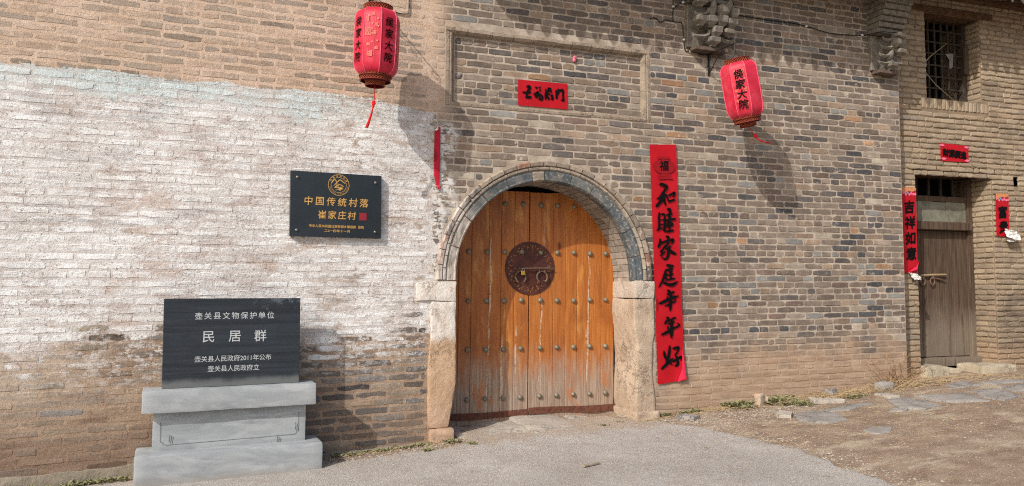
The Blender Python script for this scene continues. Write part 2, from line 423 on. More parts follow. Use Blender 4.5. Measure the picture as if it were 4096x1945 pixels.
# varnished pine of the gate
m = NT('varnished_pine', .5, .4)
g = m.noise(7, 6, .6, m.scaled((6, 6, .32)), dist=.6); g2 = m.noise(30, 5, .7, m.scaled((6, 6, .16)))
sh = m.objrand()
c = m.mix(m.step(g, .3, .7), col(154, 84, 32), col(180, 114, 52))
c = m.mix(m.mul(m.step(g2, .5, .75), .5), c, col(132, 74, 34))
c = m.mix(m.mul(sh, .45), c, col(140, 74, 32)); c = m.mix(m.mul(m.step(m.noise(2.4, 5, .65, m.scaled((2.5, 1, .7))), .48, .66), .5), c, col(122, 66, 30)); c = m.mix(m.mul(m.step(m.noise(3.1, 5, .65, m.scaled((2.8, 1, .6))), .54, .68), .5), c, col(202, 146, 78))
kn = m.voro(2.6, m.scaled((1.7, .01, .62))); kf = m.noise(4, 3, .6)
c = m.mix(m.mul(m.step(m.add(kn, m.mul(m.sub(kf, .5), .12)), .115, .05), .9), c, col(92, 42, 22))
wv = m.sub(m.noise(3, 6, .65, m.scaled((2.2, 2, .8))), .5)
fade = m.step(m.sub(m.Z, m.mad(wv, .9, .52)), .26, -.30)
grey = m.mix(m.step(m.noise(9, 6, .7, m.scaled((5, 5, .3))), .35, .65), col(130, 108, 92), col(164, 143, 125))
keep = m.step(m.noise(4, 6, .65, m.scaled((3.2, 2, .55))), .56, .64)
c = m.mix(m.mul(fade, m.sub(1., m.mul(keep, .75))), c, grey)
c = m.mix(m.mul(m.mul(fade, keep), .45), c, col(166, 112, 82))
wob = m.mul(m.sub(m.noise(3.5, 5, .7), .5), .05)
for x0, wd, z0, z1, st in ((-.245, .010, -.1, 1.9, .85), (-.10, .013, .0, .85, .8), (.055, .012, .38, .95, .8), (.335, .009, .1, 1.25, .8), (.885, .010, .25, 1.75, .85), (.87, .018, .65, .90, .7), (.09, .007, 1.78, 2.0, .4), (.34, .007, 1.70, 2.0, .4), (-.40, .006, .1, .6, .5)):
    d = m.math('ABSOLUTE', m.sub(m.sub(m.X, m.mad(m.sub(m.Z, 1.), .03, x0)), m.mul(wob, 1.3)))
    f = m.mul(m.step(m.sub(d, m.mul(wob, .25)), wd, wd * .45), m.mul(m.step(m.Z, z0, z0 + .12), m.step(m.Z, z1, z1 - .12)))
    c = m.mix(m.mul(m.mul(f, m.step(m.noise(11, 6, .75), .38, .52)), st), c, col(190, 172, 150))
m.color(c); m.set('Roughness', m.step(fade, 0, 1, .42, .85)); m.bump(m.add(g2, m.mul(g, .5)), .25, .004); M_pine = m.m
m = NT('weathered_wood', .85, .2)
g = m.noise(8, 7, .65, m.scaled((6, 6, .3)), dist=.5); b = m.noise(2.2, 5, .6)
c = m.mix(m.step(g, .3, .7), col(58, 46, 37), col(96, 79, 65))
c = m.mix(m.mul(m.step(m.sub(m.Z, m.mul(m.sub(b, .5), .7)), 1.25, .6), .75), c, m.mix(g, col(104, 92, 79), col(138, 126, 111)))
c = m.mix(m.mul(m.step(m.noise(3, 6, .7, m.scaled((5, 5, .4))), .56, .66), .6), c, col(66, 46, 34))
m.color(c); m.bump(g, .4, .005); M_old = m.m
M_board = simple('grey_green_board', col(118, 116, 102), .85, .2, .3, 7)
M_latt = simple('window_lattice_wood', col(62, 54, 46), .9, .2, .4, 14)
M_iron = simple('black_iron', col(38, 34, 33), .6, .4, .3, 30, .4)
M_rust = simple('rusty_iron', col(104, 66, 52), .85, .25, .35, 22, .2)
M_rustdk = simple('dark_rusty_iron', col(112, 88, 74), .75, .35, .35, 22, .3)
m = NT('maroon_lock_plate', .5, .45); n = m.noise(9, 6, .65)
m.color(m.mix(m.step(n, .35, .7), col(62, 28, 24), col(88, 46, 36))).set('Metallic', .15); m.bump(n, .15, .004); M_plate = m.m
M_stud = simple('pale_metal_stud', col(126, 120, 104), .55, .5, .3, 18, .35, .1)
M_brass = simple('brass', col(186, 148, 62), .4, .5, .2, 20, .7, .05)
M_steel = simple('dull_steel', col(128, 124, 118), .45, .5, .2, 20, .7, .05)
M_ink = simple('black_ink', col(9, 7, 8), .75, .12, .2, 30, bump=0)
M_wire = simple('black_cable', col(24, 23, 24), .5, .4, .2, 30, bump=0)
M_clip = simple('white_cable_clip', col(214, 212, 206), .6, .3, .1, 30, bump=0)
def paper_mat(name, a, b, rough=.55):
    m = NT(name, rough, .3); n = m.noise(5, 4, .6); f = m.noise(60, 3, .6)
    m.color(m.mix(m.step(n, .3, .7), a, b)); m.bump(m.add(n, m.mul(f, .15)), .25, .01); return m.m
M_red = paper_mat('red_paper', col(162, 6, 20), col(176, 10, 27))
M_redp = paper_mat('crimson_paper', col(160, 10, 34), col(178, 18, 44))
M_pink = paper_mat('pink_red_foil', col(206, 26, 56), col(222, 50, 82), .35)
M_white = paper_mat('white_paper_back', col(190, 187, 181), col(206, 203, 198))
M_dred = paper_mat('dark_red_print', col(128, 6, 16), col(142, 8, 20))
M_gold = simple('gold_print', col(206, 160, 90), .45, .5, .15, 40, .3, bump=0)
M_goldf = simple('faded_gold_print', col(214, 112, 96), .5, .4, .2, 40, .1, bump=0)
M_goldred = simple('flower_border_print', col(196, 128, 84), .6, .3, .35, 60, bump=0)
M_flower = simple('pink_flower_print', col(226, 110, 136), .6, .3, .3, 60, bump=0)
M_blue = simple('blue_flower_print', col(96, 130, 176), .6, .3, .3, 60, bump=0)

# granite and marble
m = NT('dark_polished_granite', .22, .5); n = m.noise(3, 5, .6); s = m.noise(160, 2, .6)
c = m.mix(m.step(n, .3, .7), col(26, 31, 36), col(36, 42, 48)); c = m.mix(m.mul(m.step(s, .6, .7), .25), c, col(80, 86, 92))
m.color(c).set('Roughness', m.step(n, .3, .7, .2, .34)); M_gran = m.m
m = NT('black_tablet_stone', .42, .45); st = m.noise(7, 6, .7, m.scaled((.16, .16, 6))); n = m.noise(2.6, 6, .65)
c = m.mix(m.step(st, .35, .68), col(26, 31, 37), col(44, 51, 59)); c = m.mix(m.mul(m.step(n, .5, .7), .4), c, col(24, 28, 34))
f = m.mul(m.step(m.noise(7, 7, .75), .56, .62), m.mul(m.step(m.X, -2.7, -2.3), m.step(m.Z, 1.0, 1.15)))
c = m.mix(m.mul(f, .55), c, col(104, 112, 118))
ed = m.step(m.add(m.Z, m.mul(m.sub(n, .5), .12)), .60, .54); c = m.mix(m.mul(ed, .7), c, col(112, 114, 112))
m.color(c); m.bump(st, .08, .003); M_tab = m.m
m = NT('pale_grey_marble', .55, .35); n = m.noise(3.5, 7, .62, m.scaled((.6, 1, 1.8)), dist=1.2); f = m.noise(90, 4, .7)
c = m.mix(m.step(n, .3, .7), col(134, 138, 141), col(158, 161, 162)); c = m.mix(m.mul(m.step(m.noise(2.2, 7, .65, m.scaled((.5, .8, 2.4)), dist=2.), .52, .60), .35), c, col(178, 180, 180))
c = m.mix(m.mul(m.step(f, .5, .75), .2), c, col(124, 128, 132))
dirt = m.step(m.add(m.Z, m.mul(m.sub(m.noise(8, 5, .6), .5), .1)), -.10, -.19); c = m.mix(m.mul(dirt, .6), c, col(140, 130, 118))
m.color(c); m.bump(m.add(n, f), .12, .003); M_marb = m.m
M_groove = simple('carved_groove', col(96, 98, 100), .9, .2, .2, 30, bump=0)
M_inlay = simple('pale_incised_lettering', col(176, 180, 180), .8, .3, .15, 60, bump=0)
M_seal = simple('red_seal', col(138, 30, 44), .5, .4, .2, 60, bump=0)

# lantern cloth
m = NT('red_lantern_cloth', .55, .3); n = m.noise(8, 5, .6); f = m.noise(300, 2, .6)
c = m.mix(m.step(n, .3, .7), col(176, 22, 46), col(194, 38, 62)); c = m.mix(m.mul(m.step(m.noise(40, 5, .75), .60, .68), .35), c, col(150, 60, 60)); c = m.mix(m.mul(m.step(m.noise(5, 6, .7), .48, .66), .35), c, col(206, 92, 104))
m.color(c).set('Sheen Weight', .5); m.b.inputs['Sheen Tint'].default_value = col(255, 150, 170); m.b.inputs['Sheen Roughness'].default_value = .35
m.b.inputs['Coat Weight'].default_value = .05; m.b.inputs['Coat Roughness'].default_value = .35
m.bump(f, .08, .002); M_cloth = m.m
M_rib = simple('pink_lantern_seam', col(222, 90, 112), .6, .3, .15, 40, bump=0)
M_band = simple('brown_gold_lattice', col(116, 40, 34), .6, .4, .4, 60, .2, bump=0)
M_bandg = simple('gold_rim', col(168, 92, 56), .5, .4, .3, 60, .3, bump=0)
M_core = simple('dark_red_core', col(96, 18, 22), .8, .2, .3, 20, bump=0)
M_tassel = simple('red_thread', col(198, 28, 34), .8, .2, .3, 80, bump=0)

# ground
m = NT('packed_dirt', .95, .15)
b = m.noise(.55, 6, .6); n = m.noise(3.2, 7, .65, m.scaled((1, 1.6, 1))); f = m.noise(46, 6, .75); ch = m.noise(95, 4, .8, m.scaled((1, 2.2, 1)))
c = m.mix(m.step(n, .3, .7), col(134, 113, 96), col(166, 146, 125))
c = m.mix(m.mul(m.step(m.noise(1.5, 6, .65, m.scaled((1, 2.2, 1))), .52, .66), .7), c, col(192, 178, 154))
c = m.mix(m.mul(m.step(ch, .56, .66), .6), c, col(206, 192, 168))
c = m.mix(m.mul(m.step(f, .60, .70), .55), c, col(96, 72, 56))
m.color(c); m.bump(m.add(m.mul(n, .8), m.add(f, m.mul(ch, .6))), .8, .02); M_dirt = m.m
m = NT('worn_concrete', .92, .25)
b = m.noise(.8, 6, .6); n = m.noise(5, 7, .65); f = m.noise(64, 5, .8); g = m.voro(85)
c = m.mix(m.step(b, .3, .7), col(170, 163, 155), col(188, 182, 174)); c = m.mix(m.mul(m.step(n, .45, .7), .4), c, col(158, 142, 126))
agg = m.step(m.noise(1.2, 5, .6), .40, .60)
c = m.mix(m.mul(m.mul(m.step(f, .53, .62), agg), .55), c, col(112, 105, 99)); c = m.mix(m.mul(m.step(f, .45, .34), .6), c, col(214, 206, 196))
c = m.mix(m.mul(m.step(m.noise(34, 6, .8, m.scaled((1, 1.8, 1))), .62, .68), agg), c, col(96, 90, 84))
edge = m.step(m.add(m.Y, m.mul(m.sub(n, .5), .5)), -.55, -.25); c = m.mix(m.mul(edge, .55), c, col(176, 154, 130))
m.color(c); m.bump(m.add(m.mul(f, 1.2), m.mul(n, .6)), .9, .02); M_conc = m.m
m = NT('leafy_green', .7, .3); m.color(m.mix(m.noise(30, 3, .6), col(96, 100, 66), col(148, 142, 104))); M_green = m.m
m = NT('dry_straw', .8, .2); m.color(m.mix(m.noise(24, 3, .6), col(132, 110, 82), col(170, 148, 114))); M_straw = m.m
m = NT('pebble', .9, .2); m.color(m.mix(m.noise(14, 3, .6), col(122, 110, 98), col(178, 168, 154))); M_peb = m.m
M_twig = simple('dead_twig', col(138, 106, 76), .9, .2, .3, 20, bump=0)
M_wood = simple('wood_scrap', col(150, 136, 118), .9, .2, .25, 20)

# ------------------------------------------------------------------ brick walls
PAL = {
 'gate': [(30, (134, 120, 107)), (26, (121, 108, 97)), (18, (147, 133, 119)), (12, (102, 95, 91)), (6, (86, 85, 86)), (8, (152, 131, 112)), (2, (164, 128, 98)), (5, (122, 104, 94)), (7, (136, 134, 129)), (3, (176, 165, 148))],
 'left': [(26, (158, 143, 127)), (20, (146, 135, 122)), (14, (134, 127, 120)), (8, (104, 95, 88)), (3, (72, 65, 62)), (12, (166, 143, 120)), (6, (124, 102, 86)), (6, (134, 132, 131))],
 'right': [(30, (160, 144, 123)), (22, (146, 132, 114)), (16, (134, 121, 106)), (12, (172, 157, 135)), (8, (120, 110, 100)), (5, (154, 130, 108)), (4, (116, 113, 109))]}
def pick(pal):
    t = rnd.random() * sum(p[0] for p in pal)
    for wgt, c in pal:
        t -= wgt
        if t <= 0: break
    k = rnd.uniform(.90, 1.09)
    return col(*[min(255, x * k) for x in c])
def brick_geo(mb, x0, x1, z0, z1, proud, ch, jit, r, back=.012):
    L = x1 - x0; n = max(2, int(L / .07))
    pts = [(x0 + L * i / n, z0) for i in range(n)] + [(x1, z0), (x1, (z0 + z1) / 2)] + [(x1 - L * i / n, z1) for i in range(n)] + [(x0, z1), (x0, (z0 + z1) / 2)]
    cx, cz = (x0 + x1) / 2, (z0 + z1) / 2
    a = []; b = []; c = []
    tilt = r.uniform(-.004, .004); py = proud * r.uniform(.55, 1.4)
    for x, z in pts:
        jx, jz = r.uniform(-jit, jit), r.uniform(-jit, jit)
        corner = (abs(x - cx) > L * .49) and (abs(z - cz) > (z1 - z0) * .4)
        x2, z2 = x + jx, z + jz
        if corner: k = r.uniform(.0, .010) if r.random() < .93 else r.uniform(.010, .020); x2 -= math.copysign(k, x - cx); z2 -= math.copysign(k * .6, z - cz)
        a.append((x2, back, z2)); b.append((x2, -py + ch * .7, z2))
        e = ch * r.uniform(.7, 1.5)
        x3 = x2 - (math.copysign(e, x2 - cx) if abs(x2 - cx) > L * .49 else 0); z3 = z2 - (math.copysign(e, z2 - cz) if abs(z - cz) > .001 else 0)
        c.append((x3, -py + r.uniform(-.0012, .0012) + tilt * (z3 - cz) / (z1 - z0), z3))
    mb.loft([a, b, c], cap0=False, cap1=False)
    s = len(mb.v); N = len(c); mb.v.append((cx, -py, cz)); off = s - N
    for i in range(N): mb.face((off + i, off + (i + 1) % N, s))
VAR = {}
def brick_wall(root, wl, xr, zr, holes, blen, course=.0704, joint=.011, proud=.006, ch=.006, jit=.0022, seed=1, indiv=300, shear=lambda x: 0., hdr=6, org=(0, 0), ang=0., hide=lambda x, y: False, y0=0., keep=None):
    r = random.Random(seed); bricks = []
    nz = int((zr[1] - zr[0]) / course)
    for j in range(nz):
        z0 = zr[0] + j * course; z1 = z0 + course; zc = (z0 + z1) / 2
        header = j % hdr == 2 and r.random() < .8
        spans = [list(xr)]
        for h in holes:
            iv = h(z0, z1)
            if not iv: continue
            out = []
            for a, b in spans:
                if iv[1] <= a or iv[0] >= b: out.append([a, b]); continue
                if iv[0] > a + .02: out.append([a, iv[0]])
                if iv[1] < b - .02: out.append([iv[1], b])
            spans = out
        ph = (j % 2) * .5 * blen + r.uniform(-.03, .03)
        for a, b in spans:
            x = math.floor((a - ph) / blen) * blen + ph; cuts = [a]
            while x < b:
                l = blen * .5 if header else blen
                x += l
                xx = x + r.uniform(-.012, .012)
                if r.random() < .10 and not header: cuts.append(xx - l * r.uniform(.4, .6))
                cuts.append(xx)
            cuts = [a] + [q for q in cuts[1:] if a + .05 < q < b - .05] + [b]
            for p, q in zip(cuts, cuts[1:]):
                if q - p > .02: bricks.append((p + joint / 2, q - joint / 2, z0 + joint / 2, z1 - joint / 2))
    data = []
    ca, sa = math.cos(ang), math.sin(ang)
    for p, q, z0, z1 in bricks:
        xm = (p + q) / 2; dz = shear(xm) + .008 * mnoise.noise(Vector((xm * .9, z0 * .8, seed))) + r.uniform(-.0018, .0018); k_ = r.uniform(-.003, .0015); z0 += dz - k_ * .5; z1 += dz + k_ * .5
        W = lambda u, z: Vector((org[0] + ca * u, org[1] + sa * u, z))
        pa, pb = px(W(p, z0)), px(W(q, z1)); cx, cy = (pa[0] + pb[0]) / 2, (pa[1] + pb[1]) / 2
        area = (pb[0] - pa[0]) * (pa[1] - pb[1]) if (60 < cx < 4030 and 30 < cy < 1900 and not hide(cx, cy)) else 0
        data.append((area, p, q, z0, z1, pick(PAL[wl])))
    order = sorted(range(len(data)), key=lambda i: -data[i][0])
    single = set(i for i in order[:indiv] if data[i][0] > 0)
    mb = MB()
    key = (wl, round(blen, 3))
    if key not in VAR:
        VAR[key] = []
        for k in range(14):
            t = MB(); brick_geo(t, -.5 * blen * (1 if k < 9 else .5), .5 * blen * (1 if k < 9 else .5), -.5 * (course - joint), .5 * (course - joint), proud, ch, jit, r)
            me = t.mesh('brick', MATS[wl, 'one']); VAR[key].append(me)
    for i, (ar, p, q, z0, z1, cl) in enumerate(data):
        if i in single:
            L = q - p; k = r.randrange(9) if L > .7 * blen else 9 + r.randrange(5)
            me = VAR[key][k]; o = bpy.data.objects.new('brick', me); C.objects.link(o); o.parent = root
            o.location = ((p + q) / 2, y0, (z0 + z1) / 2); o.scale = (L / (blen * (1 if k < 9 else .5)), 1, (z1 - z0) / (course - joint)); o.color = cl
            o.rotation_euler = (r.uniform(-.02, .02), r.uniform(-.009, .009), 0)
        else:
            mb.cur = cl; brick_geo(mb, p, q, z0, z1, proud, ch, jit, r)
            if y0: 
                n = len(mb.v)
    o = mb.build('brickwork', MATS[wl, 'many'], root, loc=(0, y0, 0)); o['kind'] = 'stuff'
    return o

# ------------------------------------------------------------------ ground, apron
def grid(name, xs, ys, zf, mat, kind='structure'):
    mb = MB(); n = len(xs)
    for y in ys:
        for x in xs: mb.v.append((x, y, zf(x, y)))
    for j in range(len(ys) - 1):
        for i in range(n - 1): mb.face((j * n + i, j * n + i + 1, (j + 1) * n + i + 1, (j + 1) * n + i))
    o = link(name, mb.mesh(name, mat, True)); o['kind'] = kind; return o
def axis(dense0, dense1, st, far0, far1):
    a = [dense0 + st * i for i in range(int((dense1 - dense0) / st) + 1)]
    k = st; x = a[0]
    lo = []
    while x > far0: k *= 1.35; x -= k; lo.append(x)
    k = st; x = a[-1]; hi = []
    while x < far1: k *= 1.35; x += k; hi.append(x)
    return lo[::-1] + a + hi
tag(grid('ground', axis(-5.5, 8.5, .07, -90, 90), axis(-4.0, .9, .06, -90, 40), gzn, M_dirt), 'packed brown dirt lane strewn with chips and straw', None)
EDGE = [(-40, -1.0), (-14, .4), (-5, 1.25), (-2.93, 1.56), (-2.28, 1.64), (-1.8, 1.68), (-1.22, 1.60), (-.66, 1.52), (-.14, 1.34), (-.06, 1.15), (.3, 1.1)]
WALLB = [(-9, -.42), (-4.6, -.40), (-3.7, -.34), (-3.3, -.10), (-2.05, -.12), (-1.9, -.36), (-1.3, -.34), (-.95, -.40), (-.75, -.30), (-.6, .3), (1.0, .3), (1.15, -.10), (1.4, -.16), (2, -.16)]
def apz(x, y):
    v = Vector((x, y, 0)); w_ = .05 * mnoise.noise(v * 3.1) + .03 * mnoise.noise(v * 9) + .015 * mnoise.noise(v * 25)
    d = min(interp(y, EDGE) - x, (interp(x, WALLB) - y) * .9) + w_
    return gz(x, y) + .012 + .006 * mnoise.noise(v * 2.3) + .0025 * mnoise.noise(v * 13) - .075 * (1 - sstep(-.10, .035, d))
tag(grid('pavement', axis(-4.6, 1.95, .035, -60, 2.0), axis(-3.3, .3, .035, -40, .32), apz, M_conc), 'worn pale grey concrete apron in front of the gate', None)

# ------------------------------------------------------------------ gate house
gate = thing('gate_house', 'grey brick gate house with round arched doorway and framed panel above it', 'building')
AX, AZ, RI, RO = .227, 1.42, .96, 1.157
def arch_hole(z0, z1):
    if z1 < 1.37: return None
    z = max(z0, AZ); d = z - AZ
    if d >= RO + .005: return None
    h = math.sqrt((RO + .005) ** 2 - d * d); return (AX - h, AX + h)
def tooth(z): return -1.02 + .11 * mnoise.noise(Vector((math.floor((z + .33) / .0712) * .77, 5.1, 0))) - .05 * sstep(2.6, 3.4, z)
H_gate = [arch_hole, lambda a, b: (-2, tooth((a + b) / 2)), lambda a, b: (-1.2, 1.413) if (b > 1.19 and a < 1.36) else None, lambda a, b: (-1.2, 1.425) if b <= 1.20 else None,
          lambda a, b: (-.86, 1.402) if (b > 3.062 and a < 3.835) else None]
shear = lambda x: .009 * max(0, x - 1.4)
def hide_gate(x, y): return (2590 < x < 2745 and 570 < y < 1545) or (2880 < x < 3060 and 220 < y < 500)
brick_wall(gate, 'gate', (-1.25, 4.9), (-.185, 4.75), H_gate, .262, joint=.0108, proud=.0032, ch=.0045, jit=.003, seed=11, indiv=235, shear=shear, hide=hide_gate)
brick_wall(gate, 'gate', (-.752, 1.335), (3.128, 3.77), [], .262, seed=12, indiv=60, y0=.05, hide=lambda x, y: 2070 < x < 2285 and 310 < y < 440)
# mortar body behind the bricks
mb = MB()
def rect(x0, x1, z0, z1, y=0.): mb.poly([(x0, y, z0), (x1, y, z0), (x1, y, z1), (x0, y, z1)])
RM = 1.09
rect(-1.0, AX - RM, -.4, AZ); rect(AX + RM, 4.9, -.4, AZ)
rect(-1.0, AX - RM, AZ, 3.10); rect(AX + RM, 4.9, AZ, 3.10)
N = 48
for i in range(N):
    a, b = math.pi * i / N, math.pi * (i + 1) / N
    xa, xb = AX - RM * math.cos(a), AX - RM * math.cos(b)
    mb.poly([(xa, 0, AZ + RM * math.sin(a)), (xb, 0, AZ + RM * math.sin(b)), (xb, 0, 3.10), (xa, 0, 3.10)])
rect(-1.0, -.80, 3.10, 3.80); rect(1.37, 4.9, 3.10, 3.80); rect(-1.0, 4.9, 3.80, 5.2)
rect(-.80, 1.37, 3.10, 3.80, .05)
for (x0, x1, z0, z1) in ((-.8, -.8, 3.1, 3.8), (1.37, 1.37, 3.1, 3.8)): mb.poly([(x0, 0, z0), (x0, .05, z0), (x0, .05, z1), (x0, 0, z1)])
for z in (3.1, 3.8): mb.poly([(-.8, 0, z), (1.37, 0, z), (1.37, .05, z), (-.8, .05, z)])
mb.poly([(4.9, 0, -.4), (4.9, .6, -.4), (4.9, .6, 5.2), (4.9, 0, 5.2)])
mb.build('wall', MATS['gate', 'mortar'], gate)
# dark passage behind the doors
mb = MB(); mb.box(-.95, 1.45, .56, 1.6, -.3, 2.9); mb.build('passage_interior', M_dark, gate)
mb = MB(); mb.loft([[(AX + r_ * math.cos(a), .50, AZ + r_ * math.sin(a)) for a in [math.pi * k / 24 for k in range(25)]] for r_ in (.955, 1.4)], False, False, closed=False)
mb.box(-1.3, -.735, .505, .53, -.3, 1.42); mb.box(1.19, 1.6, .505, .53, -.3, 1.42); mb.build('rebate', M_dark, gate)

def arc_block(a0, a1, r0, r1, y0, y1, prof=None, seg=3, jit=0.):
    """a block of an arch; prof: list of (r, y) front outline from r0 to r1"""
    prof = prof or [(r0, y0), (r1, y0)]
    mb = MB(); rings = []
    for i in range(seg + 1):
        a = a0 + (a1 - a0) * i / seg
        rg = [(r_ + rnd.uniform(-jit, jit), y_ + rnd.uniform(-jit, jit)) for r_, y_ in prof] + [(r1, y1), (r0, y1)]
        rings.append([(AX + r_ * math.cos(a), y_, AZ + r_ * math.sin(a)) for r_, y_ in rg])
    mb.loft(rings); return mb
def arch_z(mb): 
    return mb
# voussoirs of the inner grey ring
cuts = [-.04, .22, .50, .80, 1.08, 1.33, 1.62, 1.75, 2.02, 2.30, 2.56, 2.86, math.pi + .04]
for a, b in zip(cuts, cuts[1:]):
    mb = arc_block(a + .005, b - .005, RI, 1.062, -.008, .11, [(RI, .016), (RI + .012, -.004), (RI + .024, -.006), (RI + .028, .002), (1.045, -.010), (1.062, -.006)], 5, .0012)
    o = mb.build('voussoir', M_arch, gate)
    o.color = col(*rnd.choice([(92, 98, 100), (104, 110, 110), (84, 92, 96), (112, 114, 112), (98, 104, 108)]))
    if 1.6 < a < 1.7: o.color = col(150, 138, 124)
    if a > 2.5: o.color = col(128, 116, 106)
# mortar lining that the rings are bedded in
mb = MB(); mb.loft([[(AX + r_ * math.cos(a), y_, AZ + r_ * math.sin(a)) for a in [-.04 + (math.pi + .08) * k / 40 for k in range(41)]] for r_, y_ in ((RI + .01, .1), (RI + .01, .02), (1.05, .004), (1.14, .004), (1.16, .02))], False, False, closed=False)
mb.build('arch_bedding', MATS['gate', 'mortar'], gate)
# rounded bead bricks and the projecting hood
n = 30
for i in range(n):
    a, b = -.03 + (math.pi + .06) * i / n, -.03 + (math.pi + .06) * (i + 1) / n
    mb = arc_block(a + .003, b - .003, 1.066, 1.106, -.01, .03, [(1.068, -.004), (1.078, -.024), (1.094, -.027), (1.106, -.012)], 3, .0015)
    o = mb.build('bead_brick', M_arch, gate); kk = rnd.uniform(.88, 1.08); o.color = col(*[k * kk for k in (160, 147, 132)])
n = 25
for i in range(n):
    a, b = -.03 + (math.pi + .06) * i / n, -.03 + (math.pi + .06) * (i + 1) / n
    mb = arc_block(a + .004, b - .004, 1.108, RO, -.03, .03, [(1.109, -.024), (1.114, -.034), (1.146, -.040), (RO, -.034), (RO + .002, -.01)], 3, .002)
    o = mb.build('hood_brick', M_arch, gate)
    o.color = col(*rnd.choice([(164, 148, 130), (150, 134, 118), (140, 126, 112), (176, 160, 142), (128, 116, 104), (98, 90, 84), (150, 108, 90)]))
# brick lining of the reveal, two bricks deep
n = 44
for i in range(n):
    a, b = math.pi * i / n, math.pi * (i + 1) / n
    for (y0, y1) in ((.112, .29), (.296, .50)) if i % 2 else ((.112, .37), (.376, .50)):
        mb = arc_block(a + .0045, b - .0045, RI + .012 + rnd.uniform(-.003, .003), 1.03, y0, y1, None, 1, .0015)
        o = mb.build('reveal_brick', M_arch, gate); kk = rnd.uniform(.86, 1.08); o.color = col(*[k * kk for k in (160, 150, 138)])
mb = MB(); mb.loft([[(AX + (RI + .02) * math.cos(a), y_, AZ + (RI + .02) * math.sin(a)) for a in [-.04 + (math.pi + .08) * k / 40 for k in range(41)]] for y_ in (.10, .52)], False, False, closed=False)
mb.build('reveal_bedding', MATS['gate', 'mortar'], gate)
# impost and jamb stones
stone('impost_stone', M_imp, gate, (1.188, 1.415, -.028, .50, 1.205, 1.385), .012, .006, 6, 1)
stone('impost_stone', M_jl, gate, (-1.13, -.742, -.030, .50, 1.185, 1.372), .014, .008, 6, 2)
def jr(v):
    t = (v.z + .05) / 1.25
    if v.x < 1.25: v.x += .02 * (1 - t) - .012 * math.sin(t * 9)
    if v.x > 1.38: v.x -= .03 * max(0, math.sin((t - .15) * 5.5))
    if v.y < .05 and v.x < 1.28: v.y += .02 * max(0, .35 - t)
    return v
stone('jamb_stone', M_jr, gate, (1.19, 1.415, -.022, .50, .03, 1.202), .02, .011, 5, 3, .05, jr)
stone('jamb_footing', M_jr, gate, (1.17, 1.45, -.06, .45, -.16, .045), .025, .016, 6, 4, .04)
def jl(v):
    t = (v.z + .02) / 1.2
    if v.x > -.85: v.x -= .085 * max(0, (.42 - t) / .42) ** 1.3
    if v.x < -.95: v.x -= .015 * math.sin(t * 6)
    return v
stone('jamb_stone', M_jl, gate, (-1.0, -.742, -.035, .50, .0, 1.183), .022, .013, 5, 5, .05, jl)
stone('jamb_footing', M_jl, gate, (-1.0, -.775, -.10, .2, -.22, .0), .03, .018, 7, 6, .04)
# threshold flags
def sink(v): return v
def thr(b0, b1):
    def f(v):
        t = sstep(.30, -.62, v.y); v.z -= .095 * t * t
        v.z += .02 * math.sin(v.x * 4 + 1)
        return v
    return f
stone('threshold_stone', M_thr, gate, (-.74, -.02, -.52, .50, -.26, -.055), .03, .02, 4, 7, .06, thr(0, 0))
stone('threshold_stone', M_thr, gate, (-.03, .52, -.58, .50, -.26, -.035), .03, .022, 4, 8, .06, thr(0, 0))
stone('threshold_stone', M_thr, gate, (.57, 1.20, -.46, .50, -.26, -.035), .03, .02, 4, 9, .06, thr(0, 0))
stone('threshold_stone', M_thr, gate, (-.55, .38, -.66, -.40, -.26, -.105), .03, .014, 4, 10, .06)

# panel mouldings
def mould_v(x0, x1, z0, z1, inner):
    mb = MB(); s = 1 if inner > 0 else -1
    xa, xb = (x0, x1) if inner > 0 else (x1, x0)
    prof = [(xa, .02), (xa, -.007), (xa + s * .030, -.009), (xa + s * .038, .004), (xa + s * .050, -.004), (xa + s * .066, .002), (xb, .05)]
    mb.loft([[(x, y, z) for x, y in prof] for z in (z0, (z0 + z1) / 2, z1)]); return mb
for k, (za, zb) in enumerate(((3.07, 3.40), (3.403, 3.80))):
    mould_v(-.853, -.757, za, zb, 1).build('panel_moulding', M_mould, gate)
    mould_v(1.308, 1.398, za, zb, -1).build('panel_moulding', M_mould, gate)
x = -.853
while x < 1.39:
    L = min(rnd.choice([.25, .26, .22, .17]), 1.396 - x)
    mb = MB(); p = rnd.uniform(.006, .022); t = rnd.uniform(-.004, .004)
    mb.loft([[(q, -p, 3.802 + t), (q, -p + .004, 3.834 + t), (q, .02, 3.836 + t), (q, .05, 3.79), (q, .05, 3.772), (q, .01, 3.782)] for q in (x + .003, x + L - .003)])
    mb.build('panel_moulding', M_mould, gate); x += L
x = -.853
while x < 1.39:
    L = min(rnd.choice([.33, .26, .29]), 1.396 - x)
    mb = MB(); p = rnd.uniform(.004, .010)
    mb.loft([[(q, -p, 3.070), (q, -p - .004, 3.092), (q, -.004, 3.102), (q, .05, 3.126), (q, .05, 3.07)] for q in (x + .002, x + L - .002)])
    mb.build('panel_moulding', M_mould, gate); x += L

